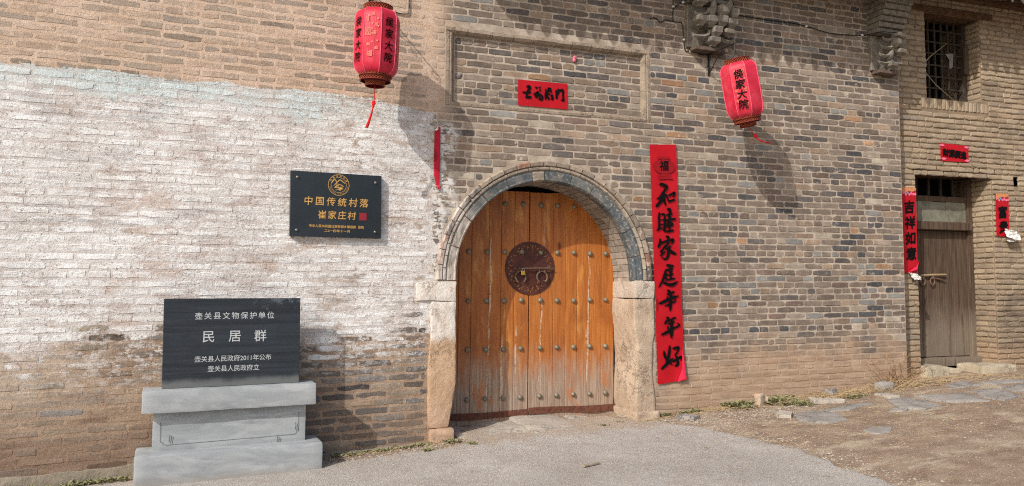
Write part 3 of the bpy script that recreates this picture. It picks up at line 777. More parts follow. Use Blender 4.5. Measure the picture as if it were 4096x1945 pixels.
# carved corbels that carry the eave
def corbel(xc, wd, z0, ztop, seed, lobes, over):
    mb = MB(); mb.box(xc - wd * .42, xc + wd * .42, -.13, .01, z0 - .012, z0 + .028, .004)
    c = mb.build('corbel', M_ledge, gate)
    mb = MB(); mb.box(xc - wd * .5, xc + wd * .5, -.045, .01, z0 + .032, ztop + .02, .006); mb.build('carved_block', M_carve, c)
    for k, (kind, x, z, sx, sz) in enumerate(lobes):
        mb = MB(); X = xc + x * wd; Z = z0 + z * (ztop - z0); a = sx * wd * 1.12; b = sz * (ztop - z0) * 1.1; dp = .085 + .12 * z
        if kind == 'cup':
            pr = [(.55, -1), (.8, -.75), (.95, -.2), (1.0, .1), (.9, .35), (1.02, .5), (.98, .9), (.7, 1.0)]
            mb.loft([[(X + a * r_ * math.cos(t), -dp - .03 + .05 * r_ * math.sin(t), Z + b * h) for t in [2 * math.pi * i / 10 for i in range(10)]] for r_, h in pr])
        elif kind == 'block':
            pr = [(.42, -1), (.50, -.72), (.80, -.35), (1.0, -.05), (1.0, .82), (.9, 1.0)]
            sq = [(1, .3), (.92, .92), (-.92, .92), (-1, .3), (-1, -.8), (-.85, -1), (.85, -1), (1, -.8)]
            ty = rnd.uniform(-.006, .006)
            mb.loft([[(X + a * r_ * qx, -dp - .03 + .062 * r_ * qy - .012 * h, Z + b * h + ty * qx) for qx, qy in sq] for r_, h in pr])
        elif kind == 'arm':
            pr = [(-1, -.2, .6), (-.8, -.75, .8), (-.2, -.9, 1), (.4, -.75, 1), (.9, -.1, .9), (1.05, .7, .75), (.85, 1.0, .45)]
            mb.tube([(X + a * q[0], -dp - .02, Z + b * q[1]) for q in pr], [abs(b) * .52 * q[2] for q in pr], 4)
        elif kind == 'leaf':
            pr = [(.35, -1), (.85, -.6), (1, -.1), (.8, .4), (.55, .75), (.12, 1.05)]
            mb.loft([[(X + a * r_ * math.cos(t) + .12 * a * h, -dp - .03 * h - .01 + .045 * r_ * math.sin(t), Z + b * h) for t in [2 * math.pi * i / 9 for i in range(9)]] for r_, h in pr])
        elif kind == 'scroll':
            s = 1 if sx > 0 else -1; a = abs(a)
            pth = [(X + s * a * (1.0 - .16 * t) * math.cos(t * 1.0), -dp - .02, Z + b * (1 - .16 * t) * math.sin(t)) for t in [i * .33 for i in range(17)]]
            mb.tube(pth, [.022 * (1 - .03 * i) for i in range(17)], 7)
        else:
            mb.blob((X, -dp + .02, Z), (a, .085, b), seed + k, .45, 12, 8, 1.6)
        o = mb.build('carving', M_carve, c); smooth_mod(o, 24 if kind in ('block', 'arm') else 45)
    # brick courses stepping out above the carving
    z = ztop + .024; y = -.16
    while z < over[1]:
        mb = MB(); n = 2; off = rnd.uniform(.4, .6)
        xs = [xc - wd * .56, xc - wd * .56 + wd * 1.12 * off, xc + wd * .56]
        for p, q in zip(xs, xs[1:]):
            mb = MB(); mb.box(p + .003, q - .003, y, .01, z, z + .058, .004); o = mb.build('corbel_brick', M_carve, c)
        z += .064; y -= over[0] / ((over[1] - ztop) / .064)
    return c
corbel(2.10, .50, 3.895, 4.385, 3, [('block', .02, .16, .12, .085), ('arm', -.30, .33, .20, .09), ('arm', .36, .30, -.17, .08), ('block', .06, .36, .10, .11), ('block', .36, .37, .11, .07),
    ('block', -.36, .56, .13, .09), ('block', -.10, .57, .12, .10), ('block', .16, .58, .11, .12), ('block', .41, .57, .11, .09),
    ('arm', -.34, .78, .16, .09), ('leaf', -.06, .84, .09, .19), ('block', .16, .80, .11, .13), ('leaf', .34, .90, .09, .16), ('block', .45, .76, .08, .12), ('block', -.42, .92, .12, .06)], (.30, 4.72))
corbel(4.62, .37, 3.895, 4.335, 5, [('block', .06, .16, .14, .08), ('arm', -.22, .30, .24, .08), ('arm', .26, .34, -.22, .10), ('leaf', -.02, .44, .13, .14), ('arm', -.26, .50, .22, .09), ('block', .30, .52, .14, .08),
    ('arm', -.22, .70, .24, .08), ('arm', .22, .66, -.22, .08), ('block', .04, .74, .12, .10), ('leaf', .38, .82, .13, .18), ('arm', -.22, .90, .24, .08), ('block', .14, .92, .16, .07)], (.20, 4.72))

# eave and roof (above the picture; they throw the scalloped shadow)
def roof(parent, x0, x1, ye, ze, pitch, slope, yback, y0=0.):
    mb = MB(); L = yback - ye; t = .07
    mb.loft([[(x, ye, ze + .02), (x, yback, ze + .02 + L * slope), (x, yback, ze + .02 + t + L * slope), (x, ye, ze + .05)] for x in (x0, x1)])
    rf = mb.build('roof', M_tile, parent)
    mb = MB(); x = x0 + pitch / 2
    while x < x1:
        rg = []
        for y in (ye - .02, yback):
            z = ze + .05 + (y - ye) * slope
            rg.append([(x + .055 * math.cos(a), y, z + .055 * math.sin(a)) for a in [math.pi * k / 8 for k in range(9)]])
        mb.loft(rg, True, True)
        xx = x + pitch / 2           # hanging drip tile
        mb.loft([[(xx - .062, y, ze + .045), (xx + .062, y, ze + .045), (xx + .040, y, ze - .045), (xx, y, ze - .095), (xx - .040, y, ze - .045)] for y in (ye - .018, ye - .006)])
        x += pitch
    o = mb.build('eave_tiles', M_tile, rf); o['kind'] = 'stuff'
    mb = MB(); x = x0 + .1
    while x < x1:
        mb.tube([(x, ye + .10, ze - .02 + .10 * slope), (x, yback, ze - .02 + (yback - ye) * slope)], .032, 8); x += .24
    o = mb.build('rafters', M_rafter, rf); o['kind'] = 'stuff'
    return rf
roof(gate, -1.15, 5.0, -.66, 4.80, .19, .45, 2.4)

# ---- the two door leaves
DY = .47
dsh = lambda z: .0125 * (z - 1.2)
def plank(a, b, leaf, y=DY, lean=True):
    mb = MB(); xs = [a + (b - a) * i / 4 for i in range(5)]
    def top(x): return min(2.325 + rnd.uniform(-.004, .004), AZ + math.sqrt(max(.01, 1.02 ** 2 - (x - AX) ** 2)))
    zb = -.094 + rnd.uniform(-.004, .006)
    tops = [top(x) for x in xs]
    fr = [(a + dsh(zb), zb), (b + dsh(zb), zb)] + [(x + dsh(t), t) for x, t in zip(xs[::-1], tops[::-1])]
    e = .004
    cx = (a + b) / 2
    mb.loft([[(x, y + .04, z) for x, z in fr], [(x, y + e, z) for x, z in fr], [(x + (e if x < cx else -e), y, z) for x, z in fr]])
    return mb.build('plank', M_pine, leaf)
def leaf(edges, nm):
    mb = MB(); a, b = edges[0] + .01, edges[-1] - .01
    mb.loft([[(a + dsh(-.06), y, -.06), (b + dsh(-.06), y, -.06), (b + dsh(2.0), y, 2.0 if b > .5 else 2.3), (a + dsh(2.0), y, 2.3 if b > .5 else 2.0)] for y in (DY + .042, DY + .055)])
    lf = mb.build('door_leaf', M_rafter, gate)
    for p, q in zip(edges, edges[1:]): plank(p + .0012, q - .0012, lf, DY + rnd.uniform(-.0015, .0015))
    return lf
SE = .197
dl = leaf([-.74, -.575, -.44, -.25, -.115, .03, SE - .004], 'l'); dr = leaf([SE + .004, .33, .475, .62, .755, .905, 1.05, 1.20], 'r')
studx = [[-.485, -.29, -.095, .095], [.312, .505, .70, .893, 1.084]]
for z, rows in ((2.19, ([-.095, .11], [.312, .505, .70])), (1.685, studx), (1.179, studx), (.68, studx), (.177, studx)):
    for k in (0, 1):
        for x in rows[k]:
            mb = MB(); rr = rnd.uniform(.025, .028)
            mb.lathe([(rr, 0), (rr * 1.02, .004), (rr * .96, .012), (rr * .78, .020), (rr * .45, .026), (rr * .12, .0285)], 14, (x + dsh(z) + .012, DY - (.003 if abs(z - 1.685) > .01 or abs(x - .2) > .14 else .007), z + rnd.uniform(-.004, .004)), 'y')
            o = mb.build('stud', M_stud, (dl, dr)[k]); smooth_mod(o, 60)
# round lock plate, cut in two by the meeting line, with pierced rim
PX, PZ, PR = .208, 1.517, .282
NA, RAD = 144, [0, .10, .155, .178, .20, .218, .234, .250, .264, 1.]
def plate(side, parent):
    mb = MB(); n = NA // 2
    def pt(i, j, y):
        a = (math.pi / 2 if side == 0 else -math.pi / 2) + math.pi * i / n
        r_ = RAD[j] if RAD[j] < 1 else PR * (1 + .014 * abs(math.sin(a * 18)) - .012)
        x = r_ * math.cos(a); g_ = .0035
        x = min(x, -g_) if side == 0 else max(x, g_)
        return (PX + x, y, PZ + r_ * math.sin(a))
    for i in range(n):
        for j in range(len(RAD) - 1):
            ph = i % 12; hole = (j in (4, 5) and ph in (2, 3, 8, 9)) or (j in (6,) and ph in (0, 5, 6, 11)) or (j == 3 and ph in (3, 8)) or (j == 2 and i % 24 in (11, 12))
            if hole: continue
            mb.poly([pt(i, j, DY - .006), pt(i + 1, j, DY - .006), pt(i + 1, j + 1, DY - .006), pt(i, j + 1, DY - .006)])
    o = mb.build('lock_plate', M_plate, parent)
    md = o.modifiers.new('thick', 'SOLIDIFY'); md.thickness = .0045; md.offset = 0
    mb = MB()
    for q in range(6):
        a0 = (math.pi / 2 if side == 0 else -math.pi / 2) + math.pi * (q + .5) / 6
        for s in (-1, 1):
            cx, cz = PX + .226 * math.cos(a0 + s * .10), PZ + .226 * math.sin(a0 + s * .10)
            mb.tube([(cx + .020 * math.cos(t), DY - .011, cz + .020 * math.sin(t)) for t in [a0 + s * k * .45 for k in range(9)]], .0032, 6)
    o2 = mb.build('plate_scrollwork', M_rustdk, parent)
plate(0, dl); plate(1, dr)
def ring(x, parent):
    mb = MB(); mb.tube([(x + .058 * math.sin(t), DY - .030 - .008 * math.cos(t), PZ - .092 - .062 * math.cos(t)) for t in [.55 + (2 * math.pi - 1.1) * k / 20 for k in range(21)][::1]] , .0105, 8)
    o = mb.build('ring_pull', M_rustdk, parent); smooth_mod(o, 60)
    for s in (-1, 1):
        mb = MB(); mb.tube([(x + s * .030, DY - .004, PZ - .018), (x + s * .030, DY - .034, PZ - .020), (x + s * .030, DY - .036, PZ - .046), (x + s * .030, DY - .012, PZ - .05)], .0075, 6); mb.build('ring_staple', M_rustdk, parent)
ring(.092, dl); ring(.336, dr)
mb = MB(); mb.tube([(.06, DY - .040, PZ - .004), (.25, DY - .042, PZ), (.40, DY - .040, PZ + .002), (.445, DY - .036, PZ + .001), (.475, DY - .034, PZ - .002)], [.008, .009, .009, .007, .002], 8); mb.build('bolt', M_rustdk, dr)
# iron strap along the foot
def strap(xs, parent, z0):
    mb = MB(); top = []; bot = []
    for i in range(25):
        t = i / 24; x = xs[0] + (xs[1] - xs[0]) * t
        z = z0 + .007 * math.sin(x * 5); y = DY - .006 - .012 * abs(math.sin(x * 4.3 + .6)) ** 3
        top.append((x, DY - .004, z + .030)); bot.append((x, y, z - .030 - .008 * abs(math.sin(x * 4.3 + .6)) ** 2))
    mb.loft([top, bot], False, False, closed=False)
    o = mb.build('iron_strap', M_rust, parent); md = o.modifiers.new('thick', 'SOLIDIFY'); md.thickness = .004
    x = xs[0] + .08
    while x < xs[1]:
        mb = MB(); mb.lathe([(.011, 0), (.009, .006), (.003, .009)], 8, (x, DY - .008, z0 + .007 * math.sin(x * 5) + rnd.uniform(-.006, .006)), 'y'); mb.build('rivet', M_rust, parent); x += .14
strap((-.735, .176), dl, .018); strap((.188, 1.235), dr, .028)
pl = thing('padlock', 'small brass padlock hanging from the bolt on the red lock plate', 'padlock', (.113, DY - .05, 1.468))
mb = MB(); mb.box(-.021, .021, -.009, .009, -.024, .020, .003); mb.build('body', M_brass, pl)
mb = MB(); mb.tube([(-.013, 0, .018), (-.013, 0, .034), (0, 0, .048), (.013, 0, .034), (.013, 0, .018)], .0042, 8); mb.build('shackle', M_steel, pl)

# ------------------------------------------------------------------ whitewashed house on the left
LA = R(4.4); LX = -.935
left = thing('whitewashed_house', 'long brick wall whitewashed across the middle with tan mud above', 'building', (LX, 0, 0), LA)
H_left = [lambda a, b: (tooth((a + b) / 2) - LX + .0, .5),lambda a, b: (-.21, .3) if (b > 1.18 and a < 1.36) else None, lambda a, b: (-.075, .3) if b <= 1.20 else None]
def hide_left(x, y): return (560 < x < 1290 and 1180 < y) or (1150 < x < 1530 and 680 < y < 960)
brick_wall(left, 'left', (-7.0, .2), (-.33, 4.75), H_left, .302, course=.0712, joint=.014, proud=.0018, ch=.006, jit=.0055, seed=21, indiv=290, hdr=9, org=(LX, 0), ang=LA, hide=hide_left)
mb = MB()
for k in range(70):
    a, b = -7 + .1 * k, -6.9 + .1 * k
    mb.poly([(a, 0, -.5), (b, 0, -.5), (b, 0, 5.2), (a, 0, 5.2)])
mb.build('wall', MATS['left', 'mortar'], left)
roof(left, -7.2, -.3, -.45, 5.0, .19, .45, 2.4)
def pf(v):
    if v.z > -.15 and v.y < 0: v.z += .05 * mnoise.noise(Vector((v.x * 2.2, 0, 3))) ; 
    return v
stone('cement_plinth', M_cem, left, (-6.8, -2.4, -.022, .02, -.45, -.105), .012, .012, 6, 12, .07, pf)
stone('cement_plinth', M_cem, left, (-2.39, -.20, -.035, .02, -.45, -.125), .015, .012, 6, 13, .07, pf)

# ------------------------------------------------------------------ neighbouring house on the right
RA = R(-1.8)
right = thing('brick_house', 'weathered tan brick house with plank door and barred upper window', 'building', (4.9, .2, 0), RA)
DO = (.43, 1.72, 2.78); WI = (.665, 1.60, 3.745, 4.86)
H_right = [lambda a, b: (DO[0], DO[1]) if b < DO[2] + .02 else None, lambda a, b: (WI[0], WI[1]) if (b > WI[2] + .02 and a < WI[3] - .02) else None,
           lambda a, b: (.565, 1.71) if (b > 3.605 and a < 3.735) else None, lambda a, b: (2.11, 2.19) if (b > 2.66 and a < 2.80) else None]
brick_wall(right, 'right', (-.1, 4.6), (.04, 5.25), H_right, .25, course=.0692, joint=.013, proud=.013, ch=.009, jit=.0055, seed=31, indiv=215, hdr=5, org=(4.9, .2), ang=RA)
mb = MB()
rect(-.2, DO[0], -.3, DO[2] + .01); rect(DO[1], 4.6, -.3, 2.662); rect(DO[1], 2.112, 2.662, DO[2] + .01); rect(2.188, 4.6, 2.662, DO[2] + .01); rect(-.2, 4.6, DO[2] + .01, WI[2]); rect(-.2, WI[0], WI[2], WI[3]); rect(WI[1], 4.6, WI[2], WI[3]); rect(-.2, 4.6, WI[3], 5.7)
for x0, za, zb in ((DO[0], -.3, DO[2] + .01), (DO[1], -.3, DO[2] + .01), (WI[0], WI[2], WI[3]), (WI[1], WI[2], WI[3])): mb.poly([(x0, 0, za), (x0, .62, za), (x0, .62, zb), (x0, 0, zb)])
mb.poly([(WI[0], 0, WI[2]), (WI[1], 0, WI[2]), (WI[1], .62, WI[2]), (WI[0], .62, WI[2])])
mb.build('wall', MATS['right', 'mortar'], right)
VR = VAR['right', .25]
def rbrick(parent, loc, L, rot, k=None, sz=1.):
    k = rnd.randrange(9) if L > .17 else 9 + rnd.randrange(5)
    o = bpy.data.objects.new('brick', VR[k]); C.objects.link(o); o.parent = parent; o.location = loc; o.rotation_euler = rot
    o.scale = (L / (.25 if k < 9 else .125), 1, sz); o.color = pick(PAL['right']); return o
for (x0, za, zb, dep) in ((DO[1], .25, DO[2], .31), (WI[1], WI[2], WI[3], .25)):
    z = za; j = 0
    while z < zb - .03:
        if j % 2: rbrick(right, (x0, .125 + .002, z + .035), .24, (0, 0, -math.pi / 2)); rbrick(right, (x0, .29, z + .035), .07, (0, 0, -math.pi / 2))
        else: rbrick(right, (x0, .06, z + .035), .11, (0, 0, -math.pi / 2)); rbrick(right, (x0, .23, z + .035), .20, (0, 0, -math.pi / 2))
        z += .0692; j += 1
x = .575
while x < 1.70: rbrick(right, (x + .031, 0, 3.672), .125, (0, math.pi / 2, 0)); x += .0665
# door of the neighbour
DD = .31
mb = MB(); mb.box(DO[0] - .05, DO[1] + .1, .0, .5, DO[2] + .012, DO[2] + .09); mb.build('lintel', M_rafter, right)
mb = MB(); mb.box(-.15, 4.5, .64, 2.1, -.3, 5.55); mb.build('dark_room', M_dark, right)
mb = MB(); mb.box(.42, .50, DD - .03, DD + .10, .30, 2.78, .006); mb.box(1.63, 1.73, DD - .02, DD + .10, .30, 2.78, .006); mb.build('door_frame', M_old, right)
mb = MB(); mb.box(.50, 1.64, DD - .075, DD + .06, 2.075, 2.185, .008); mb.build('door_rail', M_old, right)
x = .50
for wd in (.30, .27, .22, .20, .145):
    mb = MB(); mb.box(x + .002, x + wd - .003, DD + .012 + rnd.uniform(0, .004), DD + .03, 2.186, 2.47 + rnd.uniform(-.02, .01), .002); o = mb.build('transom_board', M_board, right); x += wd
mb = MB(); mb.box(.50, 1.64, DD + .0, DD + .05, 2.46, 2.53, .004); mb.build('door_rail', M_old, right)
for k in range(5):
    mb = MB(); mb.box(.62 + k * .21, .65 + k * .21, DD + .06, DD + .085, 2.532, 2.777); mb.build('grille_bar', M_latt, right)
mb = MB(); mb.box(.50, 1.64, DD + .06, DD + .07, .42, 2.08); dlf = mb.build('door', M_rafter, right)
x = .50
for wd in (.235, .115, .27, .26, .255):
    mb = MB(); mb.box(x + .0015, x + wd - .002, DD + .022 + rnd.uniform(0, .003), DD + .058, .415, 2.072, .003); mb.build('plank', M_old, dlf); x += wd
mb = MB(); mb.tube([(.78, DD - .012, 1.475), (1.0, DD - .014, 1.485), (1.22, DD - .012, 1.49)], [.012, .015, .011], 8); mb.build('bolt', M_straw, dlf)
mb = MB(); mb.tube([(.98, DD + .0, 1.445), (1.12, DD - .002, 1.43), (1.24, DD, 1.40)], [.014, .012, .004], 7); mb.build('bolt_shadow_bar', M_rustdk, dlf)
for xx in (.825, .985):
    mb = MB(); mb.tube([(xx + .035 * math.sin(t), DD - .012, 1.40 - .05 * math.cos(t)) for t in [2 * math.pi * k / 16 for k in range(17)]], .009, 7); mb.build('ring_pull', M_rustdk, dlf)
    mb = MB(); mb.tube([(xx, DD + .01, 1.475), (xx, DD - .03, 1.46), (xx, DD - .02, 1.43)], .010, 6); mb.build('ring_staple', M_rustdk, dlf)
stone('door_sill', M_old, right, (.44, 1.74, DD - .09, DD + .10, .298, .408), .012, .006, 5, 41, .08)
# window: frame, lattice, rags of plastic, two loose sticks
WD = .20
mb = MB(); mb.box(WI[0], WI[1] - .03, WD - .02, WD + .06, WI[2] + .003, WI[2] + .045, .003); mb.box(WI[1] - .095, WI[1] - .03, WD - .02, WD + .06, WI[2] + .046, WI[3], .003); mb.box(WI[0], WI[0] + .05, WD - .02, WD + .06, WI[2] + .046, WI[3], .003)
win = mb.build('window', M_latt, right)
for k in range(6):
    x = WI[0] + .05 + (k + 1) * (WI[1] - WI[0] - .145) / 7
    mb = MB(); mb.box(x - .011, x + .011, WD, WD + .022, WI[2] + .045, WI[3]); mb.build('lattice_bar', M_latt, win)
for k in range(6):
    z = WI[2] + .045 + (k + 1) * .155
    mb = MB(); mb.box(WI[0] + .05, WI[1] - .095, WD - .008, WD - .001, z - .010, z + .010); mb.build('lattice_bar', M_latt, win)
mb = MB(); mb.box(WI[0] - .3, WI[1] + .22, -.03, .30, WI[3] + .004, WI[3] + .085, .006); mb.build('window_lintel', M_rafter, right)
m = NT('grimy_plastic', .5, .3); m.color(m.mix(m.noise(20, 4, .6), col(96, 92, 88), col(140, 136, 130))); M_plas = m.m
for pts in ([(.70, 4.62), (.80, 4.50), (.86, 4.34), (.88, 4.22), (.80, 4.18), (.70, 4.20)], [(1.20, 4.42), (1.36, 4.44), (1.34, 4.26), (1.28, 4.22), (1.26, 4.34)]):
    mb = MB(); mb.loft([[(x, WD - .02 + .012 * math.sin(x * 60 + z * 30) + y, z) for x, z in pts] for y in (0, .003)]); mb.build('plastic_rag', M_plas, win)
mb = MB(); mb.tube([(.66, WD - .03, 4.09), (.90, WD - .05, 4.34), (1.22, WD - .04, 4.56)], [.004, .006, .004], 6); mb.build('stick', M_wood, win)
mb = MB(); mb.tube([(.80, WD - .04, 4.16), (.98, WD - .055, 3.98), (1.34, WD - .03, 3.78)], [.005, .006, .005], 6); mb.build('stick', M_wood, win)
mb = MB(); mb.box(WI[1] - .10, WI[1] - .045, WD - .07, WD - .03, 4.16, 4.55, .004); mb.build('shutter_stub', M_old, win)
roof(right, -.25, 4.8, -.58, 4.97, .19, .30, 2.2)
mb = MB(); mb.box(-.2, 4.6, -.10, .1, 5.06, 5.18, .01); mb.build('wall_plate', M_rafter, right)
# ------------------------------------------------------------------ red paper couplets
def sheet(name, mat, parent, tl, tr, br, bl, y=-.012, nx=6, nz=30, wav=.003, curl=None, seed=0, thick=.0012):
    mb = MB(); rows = []
    for j in range(nz + 1):
        t = j / nz; r_ = []
        for i in range(nx + 1):
            s = i / nx
            x = (tl[0] * (1 - s) + tr[0] * s) * (1 - t) + (bl[0] * (1 - s) + br[0] * s) * t
            z = (tl[1] * (1 - s) + tr[1] * s) * (1 - t) + (bl[1] * (1 - s) + br[1] * s) * t
            e = 0.
            if i in (0, nx): x += .0025 * mnoise.noise(Vector((z * 22, seed, i)))
            if j in (0, nz): z += .004 * mnoise.noise(Vector((x * 22, seed, j)))
            yy = y + wav * mnoise.noise(Vector((x * 4, z * 3, seed)))
            if curl: yy -= curl(s, t)
            r_.append((x, yy, z))
        rows.append(r_)
    n = nx + 1
    for r_ in rows: mb.v += r_
    for j in range(nz):
        for i in range(nx): mb.face((j * n + i, j * n + i + 1, (j + 1) * n + i + 1, (j + 1) * n + i))
    o = mb.build(name, mat, parent)
    md = o.modifiers.new('paper', 'SOLIDIFY'); md.thickness = thick; md.offset = 0
    return o
cp = thing('door_couplet', 'tall red paper couplet with seven black brush characters beside the arched doorway', 'couplet', (1.58, -.02, 1.55), 0, 'red paper couplets')
o_ = cp.location
rel = lambda x, z: (x - 1.58, z - 1.55)
TL, TR, BR, BL = rel(1.379, 2.826), rel(1.702, 2.846), rel(1.773, .343), rel(1.446, .305)
sheet('paper', M_red, cp, TL, TR, BR, BL, 0, 8, 40, .0035, lambda s, t: .05 * max(0, s - .62) ** 1.2 * max(0, t - .86) * 14 + (.02 * max(0, .12 - s) * 8 if abs(t - .66) < .02 else 0), 1)
mb = MB(); mb.poly([(BR[0] - .008, -.030, BR[1] + .02), (BR[0] + .006, -.028, BR[1] + .01), (BR[0] - .03, -.012, BR[1] + .33), (BR[0] - .052, -.026, BR[1] + .12)]); mb.poly([(BR[0] - .008, -.030, BR[1] + .02), (BR[0] - .052, -.026, BR[1] + .12), (BR[0] - .10, -.02, BR[1] - .02)])
mb.build('curled_corner', M_pink, cp)
cax = (Vector((TL[0] + TR[0], 0, TL[1] + TR[1])) / 2, Vector((BL[0] + BR[0], 0, BL[1] + BR[1])) / 2)
cz = (cax[1] - cax[0]).normalized(); cu = Vector((-cz.z, 0, cz.x)); LEN = (cax[1] - cax[0]).length
def cpos(srcy): return cax[0] + cz * ((srcy - 578) / 951 * LEN) + Vector((0, -.008, 0))
G4 = {
 'he': (215, 505, [[(160, 408, 10), (195, 412, 28), (232, 432, 24), (205, 470, 17), (150, 535, 12)], [(138, 542, 17), (180, 525, 20), (234, 498, 15)], [(205, 470, 13), (203, 530, 18), (212, 588, 15), (222, 580, 6)], [(200, 525, 20), (165, 570, 25), (125, 612, 20)], [(228, 512, 10), (240, 548, 16), (250, 570, 12)], [(235, 515, 13), (275, 495, 18), (302, 482, 16), (285, 530, 15)], [(245, 565, 16), (280, 550, 18), (308, 548, 11)]]),
 'mu': (224, 738, [[(165, 660, 15), (158, 720, 18), (158, 800, 20), (132, 832, 11)], [(165, 690, 11), (205, 680, 16), (212, 740, 18), (205, 825, 18), (190, 815, 6)], [(165, 735, 9), (205, 728, 11)], [(165, 775, 9), (205, 768, 11)], [(160, 815, 11), (200, 798, 11)], [(235, 640, 16), (262, 640, 24), (255, 720, 22), (252, 820, 22)], [(222, 690, 15), (285, 672, 15)], [(215, 742, 18), (260, 728, 18), (316, 722, 18)], [(240, 755, 11), (225, 785, 15)], [(270, 750, 13), (288, 775, 13)], [(222, 795, 15), (285, 778, 15)], [(215, 838, 15), (250, 830, 20), (292, 824, 15)]]),
 'jia': (232, 985, [[(222, 882, 13), (245, 890, 22), (240, 912, 15)], [(168, 900, 11), (172, 930, 20), (150, 985, 22)], [(170, 950, 17), (210, 930, 17), (290, 912, 20), (270, 955, 15)], [(255, 930, 13), (225, 965, 18), (190, 990, 15)], [(215, 960, 11), (190, 1000, 15), (175, 1020, 17), (190, 1030, 13)], [(210, 985, 13), (235, 1000, 20), (240, 1045, 22), (215, 1085, 18), (175, 1068, 8)], [(215, 1015, 11), (165, 1058, 15)], [(270, 965, 11), (240, 990, 15)], [(240, 985, 15), (275, 1025, 27), (318, 1042, 15)]])}
G5 = {
 'ting': (200, 158, [[(185, 55, 13), (215, 65, 26), (258, 68, 15)], [(170, 108, 18), (215, 98, 18), (250, 88, 15)], [(180, 100, 15), (165, 150, 20), (145, 200, 18), (105, 265, 13)], [(205, 125, 11), (245, 112, 15)], [(195, 150, 15), (250, 140, 15)], [(228, 115, 15), (222, 190, 18)], [(190, 195, 15), (265, 182, 17)], [(160, 150, 9), (190, 140, 13), (170, 180, 13), (190, 185, 9), (165, 225, 11)], [(140, 205, 11), (180, 230, 22), (235, 240, 28), (295, 208, 10)]]),
 'nian': (210, 390, [[(195, 292, 13), (215, 305, 22), (195, 340, 15)], [(200, 330, 15), (265, 308, 18)], [(200, 350, 13), (190, 385, 15)], [(112, 415, 13), (150, 402, 23), (230, 368, 23), (306, 348, 15)], [(165, 440, 11), (215, 420, 16), (270, 395, 18)], [(232, 310, 18), (225, 400, 28), (216, 488, 17)], [(255, 340, 9), (275, 400, 11)]]),
 'nian2': (218, 645, [[(185, 545, 11), (205, 560, 23), (165, 608, 17)], [(185, 590, 15), (240, 565, 18), (278, 548, 15)], [(200, 610, 15), (240, 600, 18), (260, 580, 13)], [(195, 625, 13), (205, 660, 16)], [(130, 705, 13), (170, 690, 23), (240, 655, 20), (306, 625, 15), (280, 600, 8)], [(238, 570, 15), (232, 660, 29), (226, 742, 15)]]),
 'hao': (230, 905, [[(222, 805, 15), (215, 870, 22), (200, 930, 23), (180, 985, 20)], [(165, 850, 13), (172, 900, 23), (195, 945, 18), (240, 985, 18)], [(133, 1022, 16), (170, 990, 23), (215, 955, 18), (250, 925, 15)], [(245, 840, 18), (275, 835, 22), (305, 832, 18), (285, 880, 15), (265, 895, 15)], [(265, 895, 15), (285, 930, 20), (290, 985, 25), (258, 1000, 15)], [(235, 960, 16), (280, 940, 20), (328, 920, 20), (318, 960, 8)]])}
UZ = -cz
for k in ('he', 'mu', 'jia'):
    cx_, cy_, st = G4[k]; brush('character', st, M_ink, cp, cpos(560 + cy_ / 2.265), cu, UZ, 752, 843, .004, (cx_, cy_))
for k in ('ting', 'nian', 'nian2', 'hao'):
    cx_, cy_, st = G5[k]; brush('character', st, M_ink, cp, cpos(1040 + cy_ / 2.35), cu, UZ, 774, 874, .004, (cx_, cy_))
# printed lantern with 福 at the head
mb = MB(); c0 = cpos(560 + 245 / 2.265) + Vector((0, -.0040, 0))
def lp(x, z): return c0 + cu * x + UZ * z
mb.poly([lp(.135 * math.cos(t) * (1 if abs(math.sin(t)) < .8 else .97), .078 * math.sin(t)) for t in [2 * math.pi * k / 28 for k in range(28)]])
mb.poly([lp(-.075, .079), lp(.075, .079), lp(.075, .102), lp(-.075, .102)]); mb.poly([lp(-.075, -.105), lp(-.075, -.079), lp(.075, -.079), lp(.075, -.105)]); mb.poly([lp(-.075, -.14), lp(-.07, -.106), lp(.08, -.106), lp(.11, -.135), lp(.02, -.130)])
mb.build('printed_lantern', M_dred, cp)
text('character', '福', .115, M_ink, cp, lp(0, .01), cu, UZ, .004, .1, lift=.002)
